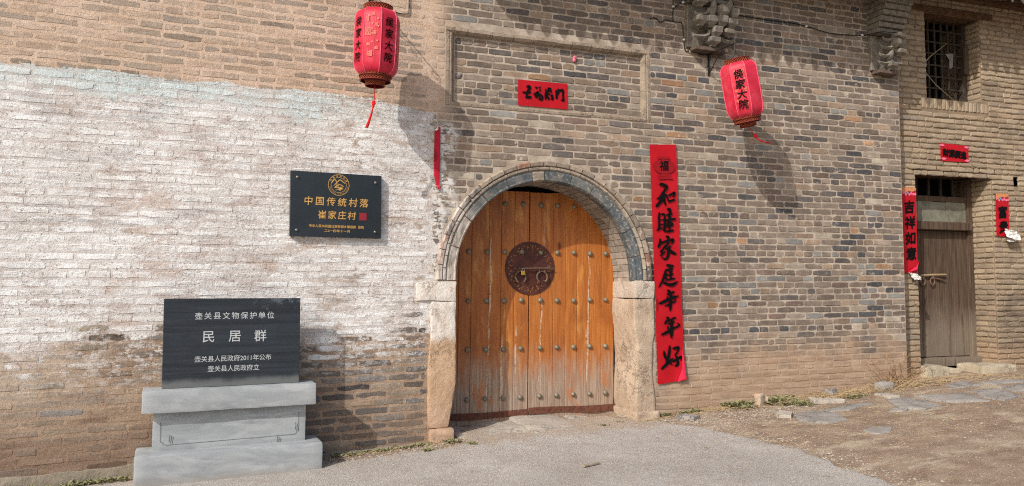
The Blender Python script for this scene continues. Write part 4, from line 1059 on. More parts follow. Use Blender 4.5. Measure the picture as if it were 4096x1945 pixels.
# horizontal scroll in the panel
hs = thing('door_banner', 'small horizontal red paper with four black characters in the wall panel', 'banner', (.183, .040, 3.265), 0, 'horizontal red paper banners')
sheet('paper', M_red, hs, (-.272, .135), (.272, .140), (.270, -.128), (-.272, -.128), 0, 10, 6, .001, None, 5, .0006)
HB = [[[(410, 430, 40), (490, 400, 90), (530, 450, 70), (470, 530, 60), (450, 620, 60), (395, 740, 60)], [(290, 600, 44), (420, 600, 66), (565, 570, 66)], [(385, 745, 74), (480, 740, 74), (585, 730, 64)]],
 [[(700, 430, 44), (765, 465, 78)], [(640, 680, 40), (720, 640, 66), (795, 590, 60), (720, 760, 74)], [(740, 600, 50), (725, 780, 84)], [(800, 440, 26), (875, 410, 44)], [(862, 480, 44), (840, 560, 36)], [(780, 720, 36), (850, 660, 56), (935, 720, 46), (900, 820, 56), (790, 800, 44)], [(850, 690, 30), (850, 820, 30)], [(790, 750, 26), (900, 740, 26)]],
 [[(1020, 490, 34), (1050, 560, 44), (1028, 700, 56), (1035, 850, 56)], [(1090, 480, 54), (1155, 480, 66), (1090, 600, 66), (1080, 800, 50)], [(1200, 440, 44), (1190, 540, 56), (1235, 590, 56)], [(1095, 660, 40), (1190, 640, 40)], [(1120, 740, 60), (1135, 850, 44)], [(1240, 650, 54), (1252, 740, 66), (1240, 840, 88)], [(1180, 700, 36), (1290, 740, 36)]],
 [[(1370, 530, 44), (1390, 650, 66), (1390, 830, 78)], [(1390, 560, 44), (1445, 600, 66), (1430, 680, 44)], [(1420, 490, 56), (1500, 540, 66), (1605, 490, 66)], [(1605, 490, 66), (1600, 650, 56), (1610, 800, 56), (1622, 890, 64)], [(1520, 840, 24), (1600, 860, 54)]]]
for st in HB: brush('character', st, M_ink, hs, (0, -.004, .004 + .012), (1, 0, -.0), (0, 0, 1), 2936, 3150, .003, (960, 625 + (sum(p[0] for q in st for p in q) / sum(len(q) for q in st) - 960) * .104))
sc = MB(); sc.blob((.53, .035, 3.66), (.018, .015, .022), 3, .3); sc.blob((.535, .03, 3.69), (.02, .012, .016), 5, .3)
tag(sc.build('paper_scrap', M_flower), 'tiny pink paper scrap stuck high on the framed wall panel', 'paper')
# torn remains of the left couplet
ts = thing('torn_couplet', 'narrow torn strip of red paper on the wall left of the arch', 'couplet', (-.942, -.02, 2.54), 0, 'red paper couplets')
mb = MB(); pts = [(-.022, .27), (-.010, .30), (.036, .30), (.034, -.10), (.030, -.29), (.012, -.30), (-.014, -.20), (-.022, -.17), (-.026, .0)]
mb.loft([[(x, y - .004 * math.sin(z * 9), z) for x, z in pts] for y in (0, -.0015)]); mb.build('paper', M_redp, ts)
mb = MB(); mb.loft([[(.034, y, -.25), (.032, y - .012, -.31), (.018, y - .008, -.275), (.008, y - .014, -.30), (.002, y, -.26)] for y in (-.006, -.008)]); mb.build('torn_end', M_pink, ts)
mb = MB(); mb.loft([[(-.024, y, .27), (.006, y - .01, .302), (.010, y - .016, .275), (-.006, y - .012, .262)] for y in (-.005, -.0065)]); mb.build('folded_corner', M_white, ts)
mb = MB(); mb.poly([(-.0255, -.0075, .09), (-.014, -.0075, .085), (-.003, -.0075, .06), (.001, -.0075, .03), (-.003, -.0075, .0), (-.014, -.0075, -.025), (-.0255, -.0075, -.03)]); mb.build('printed_lantern', M_dred, ts)

def crumple(name, parent, org, ux, uz, seed, amp=.018, n=6):
    mb = MB(); org, ux, uz = Vector(org), Vector(ux), Vector(uz)
    for j in range(n + 1):
        for i in range(n + 1):
            s, t = i / n - .5, j / n - .5; e = 1 - .25 * (abs(s) + abs(t)) + .22 * mnoise.noise(Vector((s * 4, t * 4, seed)))
            mb.v.append(tuple(org + ux * s * e + uz * t * e + Vector((0, -1, 0)) * amp * 2 * mnoise.noise(Vector((s * 4.5, t * 4.5, seed + 9))) ))
    for j in range(n):
        for i in range(n): mb.face((j * (n + 1) + i, j * (n + 1) + i + 1, (j + 1) * (n + 1) + i + 1, (j + 1) * (n + 1) + i))
    o = mb.build(name, M_white, parent); md = o.modifiers.new('paper', 'SOLIDIFY'); md.thickness = .0012
    return o
# couplets on the neighbour (placed in that wall's frame)
def rw(u, d): return (4.9 + math.cos(RA) * u - math.sin(RA) * d, .2 + math.sin(RA) * u + math.cos(RA) * d)
def small_couplet(label, u0, u1, z0, z1, chars, seed, grp, csz):
    x, y = rw((u0 + u1) / 2, -.022); t = thing('door_couplet', label, 'couplet', (x, y, (z0 + z1) / 2), RA, grp)
    hw, hh = (u1 - u0) / 2, (z1 - z0) / 2
    sheet('paper', M_red, t, (-hw, hh), (hw, hh), (hw - .012, -hh), (-hw - .004, -hh), 0, 6, 20, .003, None, seed)
    mb = MB(); mb.loft([[(-hw + .002, y_, hh - .002), (hw - .002, y_, hh - .002), (hw - .003, y_, hh - .035), (hw * .4, y_, hh - .055), (-hw * .1, y_, hh - .045), (-hw * .6, y_, hh - .075), (-hw + .002, y_, hh - .09)] for y_ in (-.0048, -.0055)]); mb.build('flower_border', M_goldred, t)
    for k in range(7):
        mb = MB(); cx2, cz2 = -hw * .8 + k * hw * .27, hh - .06 - .03 * abs(math.sin(k * 1.7)); rr = .017
        mb.poly([(cx2 + rr * (1 + .25 * math.cos(5 * q)) * math.cos(q), -.0064 - .0003 * k, cz2 + rr * (1 + .25 * math.cos(5 * q)) * math.sin(q)) for q in [2 * math.pi * i / 20 for i in range(20)]]); mb.build('printed_flower', M_blue if k == 2 else M_flower, t)
    for i, ch in enumerate(chars):
        text('character', ch, csz, M_ink, t, (.006 * math.sin(i * 3), -.005, hh - .155 - csz * .55 - i * csz * 1.18), (1, 0, .10), (-.08, 0, 1), .010, .12, lift=.002, wig=.035)
    return t, hw, hh
t, hw, hh = small_couplet('long narrow red couplet hung between the gate house corner and the plank door', .19, .415, 1.50, 2.57, '吉祥如意', 8, 'red paper couplets', .165)
mb = MB()
mb.loft([[(hw + .005, y, -hh + .16), (hw - .05, y - .015, -hh + .04), (-hw + .03, y - .02, -hh + .01), (hw - .03, y, -hh + .09)] for y in (-.012, -.014)]); mb.build('peeled_fold', M_pink, t)
crumple('torn_white_back', t, (.02, -.045, -hh - .045), (.15, -.03, -.02), (-.03, .05, .10), 4)
t, hw, hh = small_couplet('short torn red couplet to the right of the plank door, its end curled white', 1.755, 1.985, 1.99, 2.555, '富贵', 9, 'red paper couplets', .165)
crumple('curled_white_end', t, (.075, -.07, -hh + .02), (.22, -.05, -.05), (.02, .06, .15), 7, .022)
crumple('curled_white_end', t, (.085, -.05, -hh - .045), (.15, -.02, .02), (.02, .05, .07), 11, .015)
x, y = rw(1.077, -.022); t = thing('door_banner', 'faded horizontal red paper above the neighbouring plank door', 'banner', (x, y, 3.05), RA, 'horizontal red paper banners')
sheet('paper', M_red, t, (-.235, .117), (.238, .105), (.232, -.112), (-.236, -.114), 0, 8, 5, .004, None, 12)
for i, ch in enumerate('財源廣進'): text('character', ch, .105, M_ink, t, (-.155 + .098 * i, -.006, -.004 - .006 * i), (1, 0, 0), (0, 0, 1), .009, 0, lift=.002)
for k, (a, b) in enumerate(((-.19, -.085), (-.215, .09), (.20, .085), (.205, -.09))):
    mb = MB(); mb.poly([(a + .036 * (1 + .3 * math.cos(4 * q)) * math.cos(q), -.0058, b + .016 * math.sin(q)) for q in [2 * math.pi * i / 18 for i in range(18)]]); mb.build('corner_flower', M_flower, t)

# ------------------------------------------------------------------ granite plaque
pq = thing('wall_plaque', 'dark polished granite plaque with gold Chinese lettering on the whitewashed wall', 'plaque', (LX + math.cos(LA) * -.952 + math.sin(LA) * .0, math.sin(LA) * -.952 - .02, 2.045), LA)
mb = MB(); mb.box(-.405, .405, -.030, .012, -.286, .288, .003); mb.build('slab', M_gran, pq)
for x, z in ((-.348, .232), (.348, .222), (-.348, -.232), (.348, -.228)):
    mb = MB(); mb.lathe([(.013, 0), (.013, .006), (.010, .012), (.004, .015)], 12, (x, -.030, z), 'y'); o = mb.build('bolt_cap', M_steel, pq); smooth_mod(o, 50)
F = -.0305
for i, ch in enumerate('中国传统村落'): text('character', ch, .082, M_gold, pq, (-.249 + .0985 * i, F, .030), bold=.0015, shear=.06, lift=.0015)
for i, ch in enumerate('崔家庄村'): text('character', ch, .078, M_gold, pq, (-.130 + .0885 * i, F, -.088), bold=.0015, shear=.06, lift=.0015)
mb = MB(); mb.box(.202, .268, F - .0025, F + .001, -.126, -.060); mb.build('red_seal', M_seal, pq)
text('small_lettering', '中华人民共和国住房和城乡建设部  监制', .027, M_gold, pq, (0.002, F, -.190), width=.485, bold=.0008, lift=.0015)
text('small_lettering', '二0一四年十一月', .027, M_gold, pq, (.005, F, -.230), width=.225, bold=.0008, lift=.0015)
mb = MB(); EZ = .182; y = F - .0016
def annulus(r0, r1):
    n = 48
    for k in range(n):
        a, b = 2 * math.pi * k / n, 2 * math.pi * (k + 1) / n
        mb.poly([(.014 + r_ * math.cos(q), y, EZ + r_ * math.sin(q)) for r_, q in ((r0, a), (r1, a), (r1, b), (r0, b))])
annulus(.0905, .0950); annulus(.0665, .0695)
mb.build('emblem_rings', M_gold, pq)
U = .000567  # metres per drawing unit of the emblem
EM = [[(705, 290, 8), (740, 240, 12), (765, 222, 10), (800, 270, 8)], [(760, 300, 8), (810, 250, 12), (845, 222, 12), (890, 250, 12), (930, 285, 8)], [(745, 325, 8), (780, 290, 10), (850, 300, 10), (895, 325, 10), (850, 340, 10), (790, 335, 9), (760, 345, 10), (830, 352, 10), (890, 360, 12), (830, 375, 12), (770, 385, 10)], [(765, 340, 8), (800, 310, 10), (830, 320, 8)], [(800, 385, 8), (850, 362, 12), (865, 375, 8), (830, 395, 8)]]
brush('emblem_landscape', EM, M_gold, pq, (.014, F, EZ), (1, 0, 0), (0, 0, 1), 1759, 1759, .0016, (825, 305))
def ringtext(s, r_, a0, a1, size, flip):
    for i, ch in enumerate(s):
        if ch == ' ': continue
        a = a0 + (a1 - a0) * i / (len(s) - 1); dr_ = Vector((math.cos(a), 0, math.sin(a)))
        up = -dr_ if flip else dr_; ux = Vector((up.z, 0, -up.x))
        text('emblem_letter', ch, size, M_gold, pq, Vector((.014, F, EZ)) + dr_ * r_, ux, up, bold=.0004, lift=.0015)
ringtext('中国传统村落', .080, R(150), R(30), .017, False); ringtext('TRADITIONAL CHINESE VILLAGE', .080, R(190), R(350), .0105, True)

# ------------------------------------------------------------------ heritage stele
SA = R(3.5)
st_ = thing('stone_stele', 'black inscribed stone tablet on a stepped pale grey marble pedestal', 'stele', (-2.01, -.53, 0), SA)
def slab(u0, u1, d0, d1, z0, z1, nm, bev, top_round=0., seed=1):
    def f(v): return v
    return stone(nm, M_marb, st_, (u0, u1, d0, d1, z0, z1), bev, .004, 5, seed, .08, f)
slab(-1.406, -.012, 0, .40, -.34, .045, 'base_slab', .02, seed=51)
slab(-1.287, -.130, .16, .34, .035, .345, 'pedestal_block', .004, seed=52)
slab(-1.366, -.058, .08, .37, .345, .518, 'cap_slab', .012, seed=53)
mb = MB(); mb.box(-1.231, -.184, .18, .255, .519, 1.224, .004); mb.build('tablet', M_tab, st_)
def groove(pts):
    mb = MB(); mb.tube(pts, .0013, 5); mb.build('carved_line', M_groove, st_)
y = .1575
groove([(-1.232, y, .262), (-1.232, y, .115), (-1.215, y, .112), (-1.212, y, .095), (-1.190, y, .088), (-.225, y, .100), (-.205, y, .108), (-.203, y, .125), (-.186, y, .130), (-.186, y, .275)])
for (x0, z0) in ((-1.17, .13), (-.215, .16), (-.36, .06)):
    for k in range(3): groove([(x0 + .012 * k, y, z0 - .02 - .008 * k), (x0 + .006 + .012 * k, y, z0 + .01), (x0 + .004 + .014 * k, y, z0 + .035 - .008 * k)])
Y = .1795
for i, ch in enumerate('壶关县文物保护单位'): text('character', ch, .060, M_inlay, st_, (-.698 - .276 + .069 * i, Y, 1.085), bold=.0004)
for i, ch in enumerate('民居群'): text('character', ch, .100, M_inlay, st_, (-.898 + .1985 * i, Y, .918), (1.15, 0, 0), bold=.0012)
text('inscription', '壶关县人民政府2011年公布', .052, M_inlay, st_, (-.705, Y, .742), width=.585, bold=.0003)
text('inscription', '壶关县人民政府立', .052, M_inlay, st_, (-.702, Y, .662), width=.392, bold=.0003)

# ------------------------------------------------------------------ lanterns and their iron brackets
def lantern(loc, rot, facing, label, style, tass):
    t = thing('lantern', label, 'lantern', loc, 0, 'red octagonal lanterns'); t.rotation_euler = rot
    prof = [(.120, .288), (.150, .280), (.178, .255), (.192, .215), (.194, .10), (.195, 0), (.194, -.10), (.191, -.195), (.176, -.245), (.148, -.275), (.118, -.288)]
    NS = 8; ap = math.cos(math.pi / NS)
    for k in range(NS):
        a0 = facing + 2 * math.pi * (k - .5) / NS; a1 = facing + 2 * math.pi * (k + .5) / NS; mb = MB(); rows = []
        for r_, z in prof:
            row = []
            for i in range(5):
                s = i / 4; x = (1 - s) * math.cos(a0) + s * math.cos(a1); y_ = (1 - s) * math.sin(a0) + s * math.sin(a1)
                b = 1 + .020 * math.sin(math.pi * s); row.append((x * r_ * b, y_ * r_ * b, z))
            rows.append(row)
        mb.loft(rows, False, False, closed=False); o = mb.build('cloth_panel', M_cloth, t, True)
        mb = MB(); mb.tube([(math.cos(a0) * r_ * 1.005, math.sin(a0) * r_ * 1.005, z) for r_, z in prof], .0035, 6); mb.build('seam', M_rib, t)
    def band(r_, z0, z1, nm):
        mb = MB(); n = 30
        for s in (-1, 1):
            for k in range(n):
                a = 2 * math.pi * k / n; b = a + s * 2 * math.pi * 1.6 / n
                mb.tube([(r_ * math.cos(a), r_ * math.sin(a), z0), (r_ * math.cos((a + b) / 2), r_ * math.sin((a + b) / 2), (z0 + z1) / 2), (r_ * math.cos(b), r_ * math.sin(b), z1)], .0019, 4, False)
        o = mb.build(nm, M_bandg, t); o['kind'] = 'stuff'
        for z in (z0, z1):
            mb = MB(); mb.tube([(r_ * math.cos(a), r_ * math.sin(a), z) for a in [2 * math.pi * k / 32 for k in range(33)]], .0042, 6, False); mb.build('collar_rim', M_band, t)
        mb = MB(); mb.lathe([(r_ - .006, z0), (r_ - .006, z1)], 24, cap=False); mb.build('collar_core', M_core, t)
    band(.125, .285, .328, 'lattice_collar'); band(.140, -.292, -.262, 'lattice_collar'); band(.132, -.330, -.296, 'lattice_collar'); band(.082, -.372, -.333, 'lattice_collar')
    mb = MB(); mb.lathe([(.128, -.297), (.085, -.333)], 24, cap=False); mb.lathe([(.118, .289), (.05, .30)], 24, cap=False); mb.build('end_cap', M_core, t)
    # lettering
    def panel_frame(k):
        a = facing + 2 * math.pi * k / NS; n = Vector((math.cos(a), math.sin(a), 0)); return n * (.195 * ap * 1.028), Vector((-n.y, n.x, 0)), n
    def column(k, x0, sz):
        o, u, n = panel_frame(k)
        for i, ch in enumerate('侯家大院'): text('character', ch, sz * 1.08, M_ink, t, o + u * x0 + Vector((0, 0, .155 - .103 * i)), u, (0, 0, 1), .0028, .12, lift=.0042, wig=.03)
    def gold(k, extra):
        o, u, n = panel_frame(k); r2 = random.Random(5)
        for x0, z, sz, ch in extra: text('gold_character', ch, sz * .92, M_goldf, t, o + u * x0 + Vector((0, 0, z)), u, (0, 0, 1), .0012 if sz > .05 else .0004, .1, lift=.0018)
        mb = MB()
        for x0, za, zb in ((-.026, .20, .10), (.022, .21, .14), (-.034, -.01, -.06), (.018, .03, -.15), (-.034, -.09, -.15), (.03, .09, .06)):
            p = o + n * .003 + u * x0; mb.tube([p + Vector((0, 0, za)), p + Vector((0, 0, zb))], .0009, 4)
        for x0, z in ((-.04, .15), (.0, .125), (.045, .165), (.05, .10), (.02, .04), (.0, -.035), (.045, -.025), (-.04, -.06), (.03, -.09), (-.035, .19)):
            p = o + n * .003 + u * x0; mb.poly([p + u * a + Vector((0, 0, z + b)) for a, b in ((-.006, -.007), (.006, -.007), (.006, .007), (-.006, .007))])
        o2 = mb.build('gold_pattern', M_goldf, t)
    pat = [(-.046, .17, .034, '福'), (-.002, .155, .038, '福'), (.03, .115, .034, '福'), (.045, .185, .032, '福'), (.015, .045, .046, '福'), (-.048, -.01, .036, '福'), (-.032, -.055, .036, '福'), (.045, -.0, .034, '福'), (.038, -.085, .036, '福'), (-.05, -.115, .036, '福'), (-.018, -.135, .058, '福'), (.038, -.155, .036, '福'), (.0, .205, .036, '福')]
    if style == 'two':
        gold(0, pat[::2] + [(-.030, .055, .080, '富')]); column(1, .0, .078); column(-1, .0, .078); gold(2, pat); gold(-2, pat)
    else:
        gold(0, pat[1::2]); column(0, .0, .092); gold(2, pat); gold(-2, pat)
    # hanging loop and tassel
    mb = MB(); mb.tube([(-.10, 0, .326), (-.03, 0, .36), (0, 0, .40), (.03, 0, .36), (.10, 0, .326)], .003, 6); mb.build('hanging_loop', M_wire, t)
    p = crom(tass, 5); mb = MB(); n = len(p)
    mb.tube(p[:int(n * .45) + 1], .0035, 6); mb.build('cord', M_tassel, t)
    i = int(n * .42); mb = MB(); mb.blob(p[i], (.018, .018, .026), 4, .3); mb.blob(p[int(n * .5)], (.011, .011, .016), 6, .3); mb.build('knot', M_tassel, t)
    tip = [Vector(q) for q in p[int(n * .55):]]; mb = MB()
    for k in range(14):
        a = k * 2.4; off = Vector((math.cos(a), math.sin(a), 0))
        mb.tube([q + off * (.003 + .009 * j / max(1, len(tip) - 1)) for j, q in enumerate(tip)], .0028, 4)
    mb.build('tassel', M_tassel, t)
    return t
vd = lambda P: math.atan2(CAM.y - P[1], CAM.x - P[0])
LP = (-1.605, -.47, 3.435); RP = (2.165, -.55, 3.345)
lantern(LP, (R(2), R(1.5), 0), vd(LP) - R(12), 'red cloth lantern with gold characters hanging upright above the whitewashed wall', 'two', [(0, 0, -.37), (.0, 0, -.46), (-.004, 0, -.52), (-.01, 0, -.57), (-.03, .01, -.66), (-.055, .01, -.74)])
lantern(RP, (R(1), R(-11.5), 0), vd(RP) - R(4) + R(0), 'wind-tilted red lantern hanging to the right of the arch on an iron bracket', 'one', [(0, 0, -.37), (.04, 0, -.44), (.065, 0, -.48), (.10, -.01, -.53), (.16, -.01, -.56), (.23, -.01, -.575)])
def bracket(label, base, end, rz, group='lantern brackets'):
    t = thing('lantern_bracket', label, 'bracket', base, rz, group)
    e = Vector(end)
    mb = MB(); mb.box(-.012, .012, -.010, .0, -.20, .04, .002); mb.build('wall_strap', M_iron, t)
    mb = MB(); mb.tube([(0, -.005, .03), tuple(e * .5 + Vector((0, 0, .02))), tuple(e)], .0065, 6); mb.build('arm', M_iron, t)
    mb = MB(); mb.tube(crom([(0, -.008, -.16), (0.0, -.05, -.155), tuple(e * .30 + Vector((0, 0, -.07))), tuple(e * .55 + Vector((0, 0, .005)))], 5), .0055, 6); mb.build('strut', M_iron, t)
    ex = e.normalized()
    for (c0, rr, st0) in ((e * .93 + Vector((0, 0, -.035)), .032, 1.2), (e * .62 + Vector((0, 0, -.035)), .028, 2.0), (Vector((0, -.03, -.15)), .026, 0), (Vector((0, -.035, -.02)), .028, 1.)):
        mb = MB(); mb.tube([c0 + ex * rr * (1 - .05 * k) * math.cos(st0 + k * .45) + Vector((0, 0, rr * (1 - .05 * k) * math.sin(st0 + k * .45))) for k in range(15)], .0042, 5); mb.build('scroll', M_iron, t)
    mb = MB(); mb.tube([e + Vector((0, 0, -.0)), e + Vector((0, 0, -.05)), e + Vector((0, 0, -.09))], .003, 5); mb.build('hook', M_iron, t)
bracket('scrolled iron bracket holding the tilted lantern under the carved corbel', (2.14, -.004, 3.845), (-.045, -.54, -.005), 0)
bracket('scrolled iron bracket holding the upright lantern above the white wall', (-1.60, -.062, 4.00), (-.02, -.41, -.08), LA)

# ------------------------------------------------------------------ cables
def cable(label, pts, clips=()):
    t = thing('power_cable', label, 'cable', (0, 0, 0), 0, 'black cables on the facade')
    mb = MB(); mb.tube(crom(pts, 6), .0052, 7); mb.build('cable', M_wire, t)
    for p in clips:
        mb = MB(); mb.box(p[0] - .012, p[0] + .012, p[1] - .012, p[1] + .010, p[2] - .010, p[2] + .010, .003); mb.build('clip', M_clip, t)
cable('black cable dropping beside the carved corbel to the lantern bracket', [(1.70, -.012, 4.60), (1.695, -.012, 4.35), (1.69, -.012, 4.21), (1.74, -.014, 4.195), (1.80, -.012, 4.19), (1.82, -.012, 4.07), (1.83, -.012, 3.92), (1.86, -.013, 3.885), (1.95, -.012, 3.885), (2.05, -.012, 3.87), (2.13, -.012, 3.875)], [(1.825, -.012, 4.01), (1.90, -.012, 3.885), (1.695, -.012, 4.36)])
cable('black cable looped over the top of the carved corbel', [(1.695, -.012, 4.33), (1.73, -.015, 4.37), (1.78, -.05, 4.405), (1.86, -.20, 4.425), (2.0, -.215, 4.41), (2.10, -.215, 4.43), (2.22, -.215, 4.425), (2.34, -.20, 4.42), (2.42, -.02, 4.385), (2.54, -.013, 4.37)], [(1.79, -.06, 4.405)])
cable('long black cable sagging between the two carved corbels', [(2.50, -.013, 4.372), (2.8, -.014, 4.37), (3.06, -.014, 4.37), (3.3, -.014, 4.376), (3.49, -.014, 4.36), (3.70, -.014, 4.335), (3.89, -.014, 4.32), (4.15, -.014, 4.335), (4.36, -.014, 4.355), (4.42, -.20, 4.345), (4.55, -.21, 4.352), (4.75, -.21, 4.362), (4.86, -.12, 4.37)], [(3.49, -.014, 4.36), (4.33, -.014, 4.352)])
cable('dangling cable ends hooked to the wall near the corbel', [(1.40, -.012, 4.19), (1.47, -.014, 4.205), (1.53, -.012, 4.17), (1.60, -.013, 4.20), (1.69, -.012, 4.195)])
cable('black cable running behind the top of the upright lantern', [(-1.22, -.035, 4.5), (-1.222, -.035, 4.1), (-1.225, -.035, 3.92), (-1.245, -.037, 3.895), (-1.32, -.042, 3.89), (-1.42, -.05, 3.91), (-1.60, -.064, 3.95)])

# ------------------------------------------------------------------ stones, weeds, litter
def flat(label, pts, h=.012, mat=M_slab, nm='paving_stone', grp='flat stones set in the dirt', sub=2):
    cx = sum(p[0] for p in pts) / len(pts); cy = sum(p[1] for p in pts) / len(pts)
    s = len(label); P = []
    for (xa, ya), (xb, yb) in zip(pts, pts[1:] + pts[:1]):
        for k in range(6): P.append((xa + (xb - xa) * k / 6, ya + (yb - ya) * k / 6, 0))
    ring_ = []
    for x, y, _ in P:
        k = .05 * mnoise.noise(Vector((x * 7, y * 7, s))) + .02 * mnoise.noise(Vector((x * 21, y * 21, s))); ring_.append((x + k, y + .8 * k))
    t = MB(); lv = []
    for f, dz in ((1.02, -.05), (1.0, h * .7), (.975, h), (.6, h * 1.1), (.25, h * 1.05)):
        lv.append([(cx + (x - cx) * f, cy + (y - cy) * f, gz(cx + (x - cx) * f, cy + (y - cy) * f) + dz + .004 * mnoise.noise(Vector((x * 6 * f, y * 6, s)))) for x, y in ring_])
    t.loft(lv); o = t.build(nm, mat); smooth_mod(o, 40); return tag(o, label, 'stone', grp)
flat('broad flat grey stone beside the concrete edge in the dirt', [(2.40, -.98), (2.62, -.72), (2.86, -.68), (2.96, -.93), (2.80, -1.22), (2.53, -1.25)])
flat('small flat grey stone lying alone far out in the dirt lane', [(2.59, -1.62), (2.74, -1.57), (2.92, -1.63), (2.75, -1.78), (2.56, -1.80)])
flat('pale flat stone touching the broad grey one near the gravel', [(2.36, -.78), (2.42, -.64), (2.56, -.60), (2.58, -.72), (2.44, -.86)], .03, M_thr)
flat('flat grey stone in the middle of the row before the house corner', [(3.85, -.67), (4.13, -.74), (4.02, -1.20), (3.77, -1.24), (3.62, -1.08)])
flat('large flat grey stone just before the neighbouring house corner', [(4.22, -.70), (4.76, -.88), (4.56, -1.33), (4.19, -1.14)])
flat('flat grey stone nearest the plank door step', [(4.97, -.46), (5.36, -.36), (5.34, -.64), (4.84, -.66)])
flat('widest flat grey stone in front of the plank door', [(4.92, -.82), (5.22, -.90), (5.02, -1.32), (4.72, -1.37), (4.68, -1.15)])
flat('long thin flat stone under the neighbouring brick wall', [(5.46, -.50), (6.05, -.52), (5.95, -.70), (5.42, -.68)])
flat('flat grey stone at the far right edge of the lane', [(5.30, -.86), (5.72, -.84), (5.52, -1.16), (5.22, -1.12)])
flat('narrow strip of broken grey paving between the flat stones', [(2.98, -.72), (3.5, -.66), (3.62, -.74), (3.3, -.84), (3.0, -.84)], .012)
flat('small flat stone lying below the row of stones', [(3.42, -1.12), (3.56, -1.05), (3.66, -1.14), (3.52, -1.24)], .014)
def rock(label, loc, size, mat, seed, nm='loose_stone', grp='loose stones'):
    o = stone(nm, mat, None, (-size[0] / 2, size[0] / 2, -size[1] / 2, size[1] / 2, -size[2] / 2, size[2] / 2), min(size) * .22, min(size) * .16, 2.2 / max(size), seed, min(size) * .45)
    o.location = loc; o.rotation_euler = (0, 0, seed * .7); return tag(o, label, 'stone', grp)
rock('loose grey stone at the corner of the concrete by the couplet', (1.60, -.33, gz(1.6, -.33) + .02), (.20, .13, .06), M_slab, 3)
rock('squarish earth-brown stone leaning on the wall foot among weeds', (2.64, -.13, gz(2.64, -.13) + .05), (.10, .08, .15), M_jr, 5)
rock('pinkish stone lying against the wall foot near the weeds', (2.74, -.06, gz(2.74, -.06) + .05), (.17, .10, .06), M_jr, 6)
rock('flat pale stone in the straw before the brick wall', (3.28, -.42, gz(3.28, -.42) + .02), (.34, .16, .05), M_thr, 4)
rock('small grey stone in the straw under the brick wall', (3.62, -.12, gz(3.62, -.12) + .03), (.12, .09, .09), M_slab, 7)
rock('grey stone lying in dry grass near the house corner', (4.28, -.24, gz(4.28, -.24) + .04), (.20, .12, .11), M_slab, 9)
rock('flat pale stone in the dirt before the dry grass', (4.0, -.55, gz(4.0, -.55) + .01), (.24, .14, .04), M_thr, 11)
def blockstone(label, box, seed):
    x, y = rw(box[0], box[1]); o = stone('door_stone', M_yst, None, (0, box[2], 0, box[3], 0, box[4]), .025, .016, 6, seed, .06)
    o.location = (x, y, box[5]); o.rotation_euler = (0, 0, RA); return tag(o, label, 'stone', 'stones under the door sill')
blockstone('squat yellow stone block under the near end of the plank door sill', (.42, -.10, .36, .34, .20, .14), 21)
blockstone('small grey stone propping the middle of the plank door sill', (1.0, .05, .16, .25, .16, .13), 22)
blockstone('long yellow stone block under the far end of the plank door sill', (1.26, -.18, .58, .40, .22, .12), 23)
wc = MB(); wc.box(-.085, .085, -.014, .014, -.004, .012, .003); o = wc.build('wood_scrap', M_wood); o.location = (-.09, -1.56, gz(-.09, -1.56) + .018); o.rotation_euler = (0, 0, R(18)); tag(o, 'short bleached piece of wood lying on the concrete', 'wood')

def onground(x, y): return max(gzn(x, y), apz(x, y))
# weeds, straw, gravel
rg = random.Random(3)
mb = MB()
def weed(cx, cy, rx, ry, n, hh):
    for _ in range(int(n * .65)):
        a = rg.uniform(0, 6.28); q = rg.random() ** .8 * 1.15; x, y = cx + rx * q * math.cos(a), cy + ry * q * math.sin(a); z = onground(x, y) - .004
        for k in range(rg.randint(2, 4)):
            t = rg.uniform(0, 6.28); l = hh * rg.uniform(.5, 1.2); w_ = l * rg.uniform(.16, .30); d = Vector((math.cos(t), math.sin(t), 0)); s = Vector((-d.y, d.x, 0)); b = Vector((x, y, z))
            m1 = b + d * l * .5 + Vector((0, 0, l * .55)); e = b + d * l + Vector((0, 0, l * rg.uniform(.3, .9)))
            mb.poly([b, m1 - s * w_, e, m1 + s * w_])
for a in ((2.36, -.10, .12, .07, 90, .085), (2.90, -.12, .22, .10, 150, .075), (2.96, -.32, .14, .16, 120, .06), (1.80, -.08, .10, .05, 50, .05), (2.40, -.24, .10, .07, 40, .05), (-1.18, -.16, .18, .05, 70, .04), (-.82, -.20, .06, .04, 45, .045), (-1.45, -.16, .1, .04, 40, .04), (-1.75, -.14, .14, .05, 50, .04), (-1.12, -.42, .04, .03, 20, .04), (-.70, -.42, .04, .03, 14, .04), (-3.70, -.31, .22, .05, 120, .05), (-4.15, -.38, .24, .05, 80, .045), (3.75, -.36, .12, .08, 60, .045), (.72, -.20, .06, .03, 14, .03), (.95, -.12, .05, .03, 12, .03), (1.55, -.05, .06, .04, 26, .05)): weed(*a)
tag(mb.build('weeds', M_green), 'small green weeds along the foot of the walls', None, None, 'stuff')
mb = MB()
def straw(cx, cy, rx, ry, n, l0, up=.25, th=.0022):
    for _ in range(n):
        a = rg.uniform(0, 6.28); q = math.sqrt(rg.random()); x, y = cx + rx * q * math.cos(a), cy + ry * q * math.sin(a)
        t = rg.uniform(0, 6.28); l = l0 * rg.uniform(.4, 1.3); z = onground(x, y) + .004; b = Vector((x, y, z)); e = b + Vector((math.cos(t) * l, math.sin(t) * l * .7, 0)); e.z = onground(e.x, min(e.y, -.02)) + l * up * rg.random() + .004
        e.y = min(e.y, .1); mid = (b + e) / 2 + Vector((0, 0, l * up * .25)); mb.tube([b, mid, e], [th, th, th * .5], 3, False)
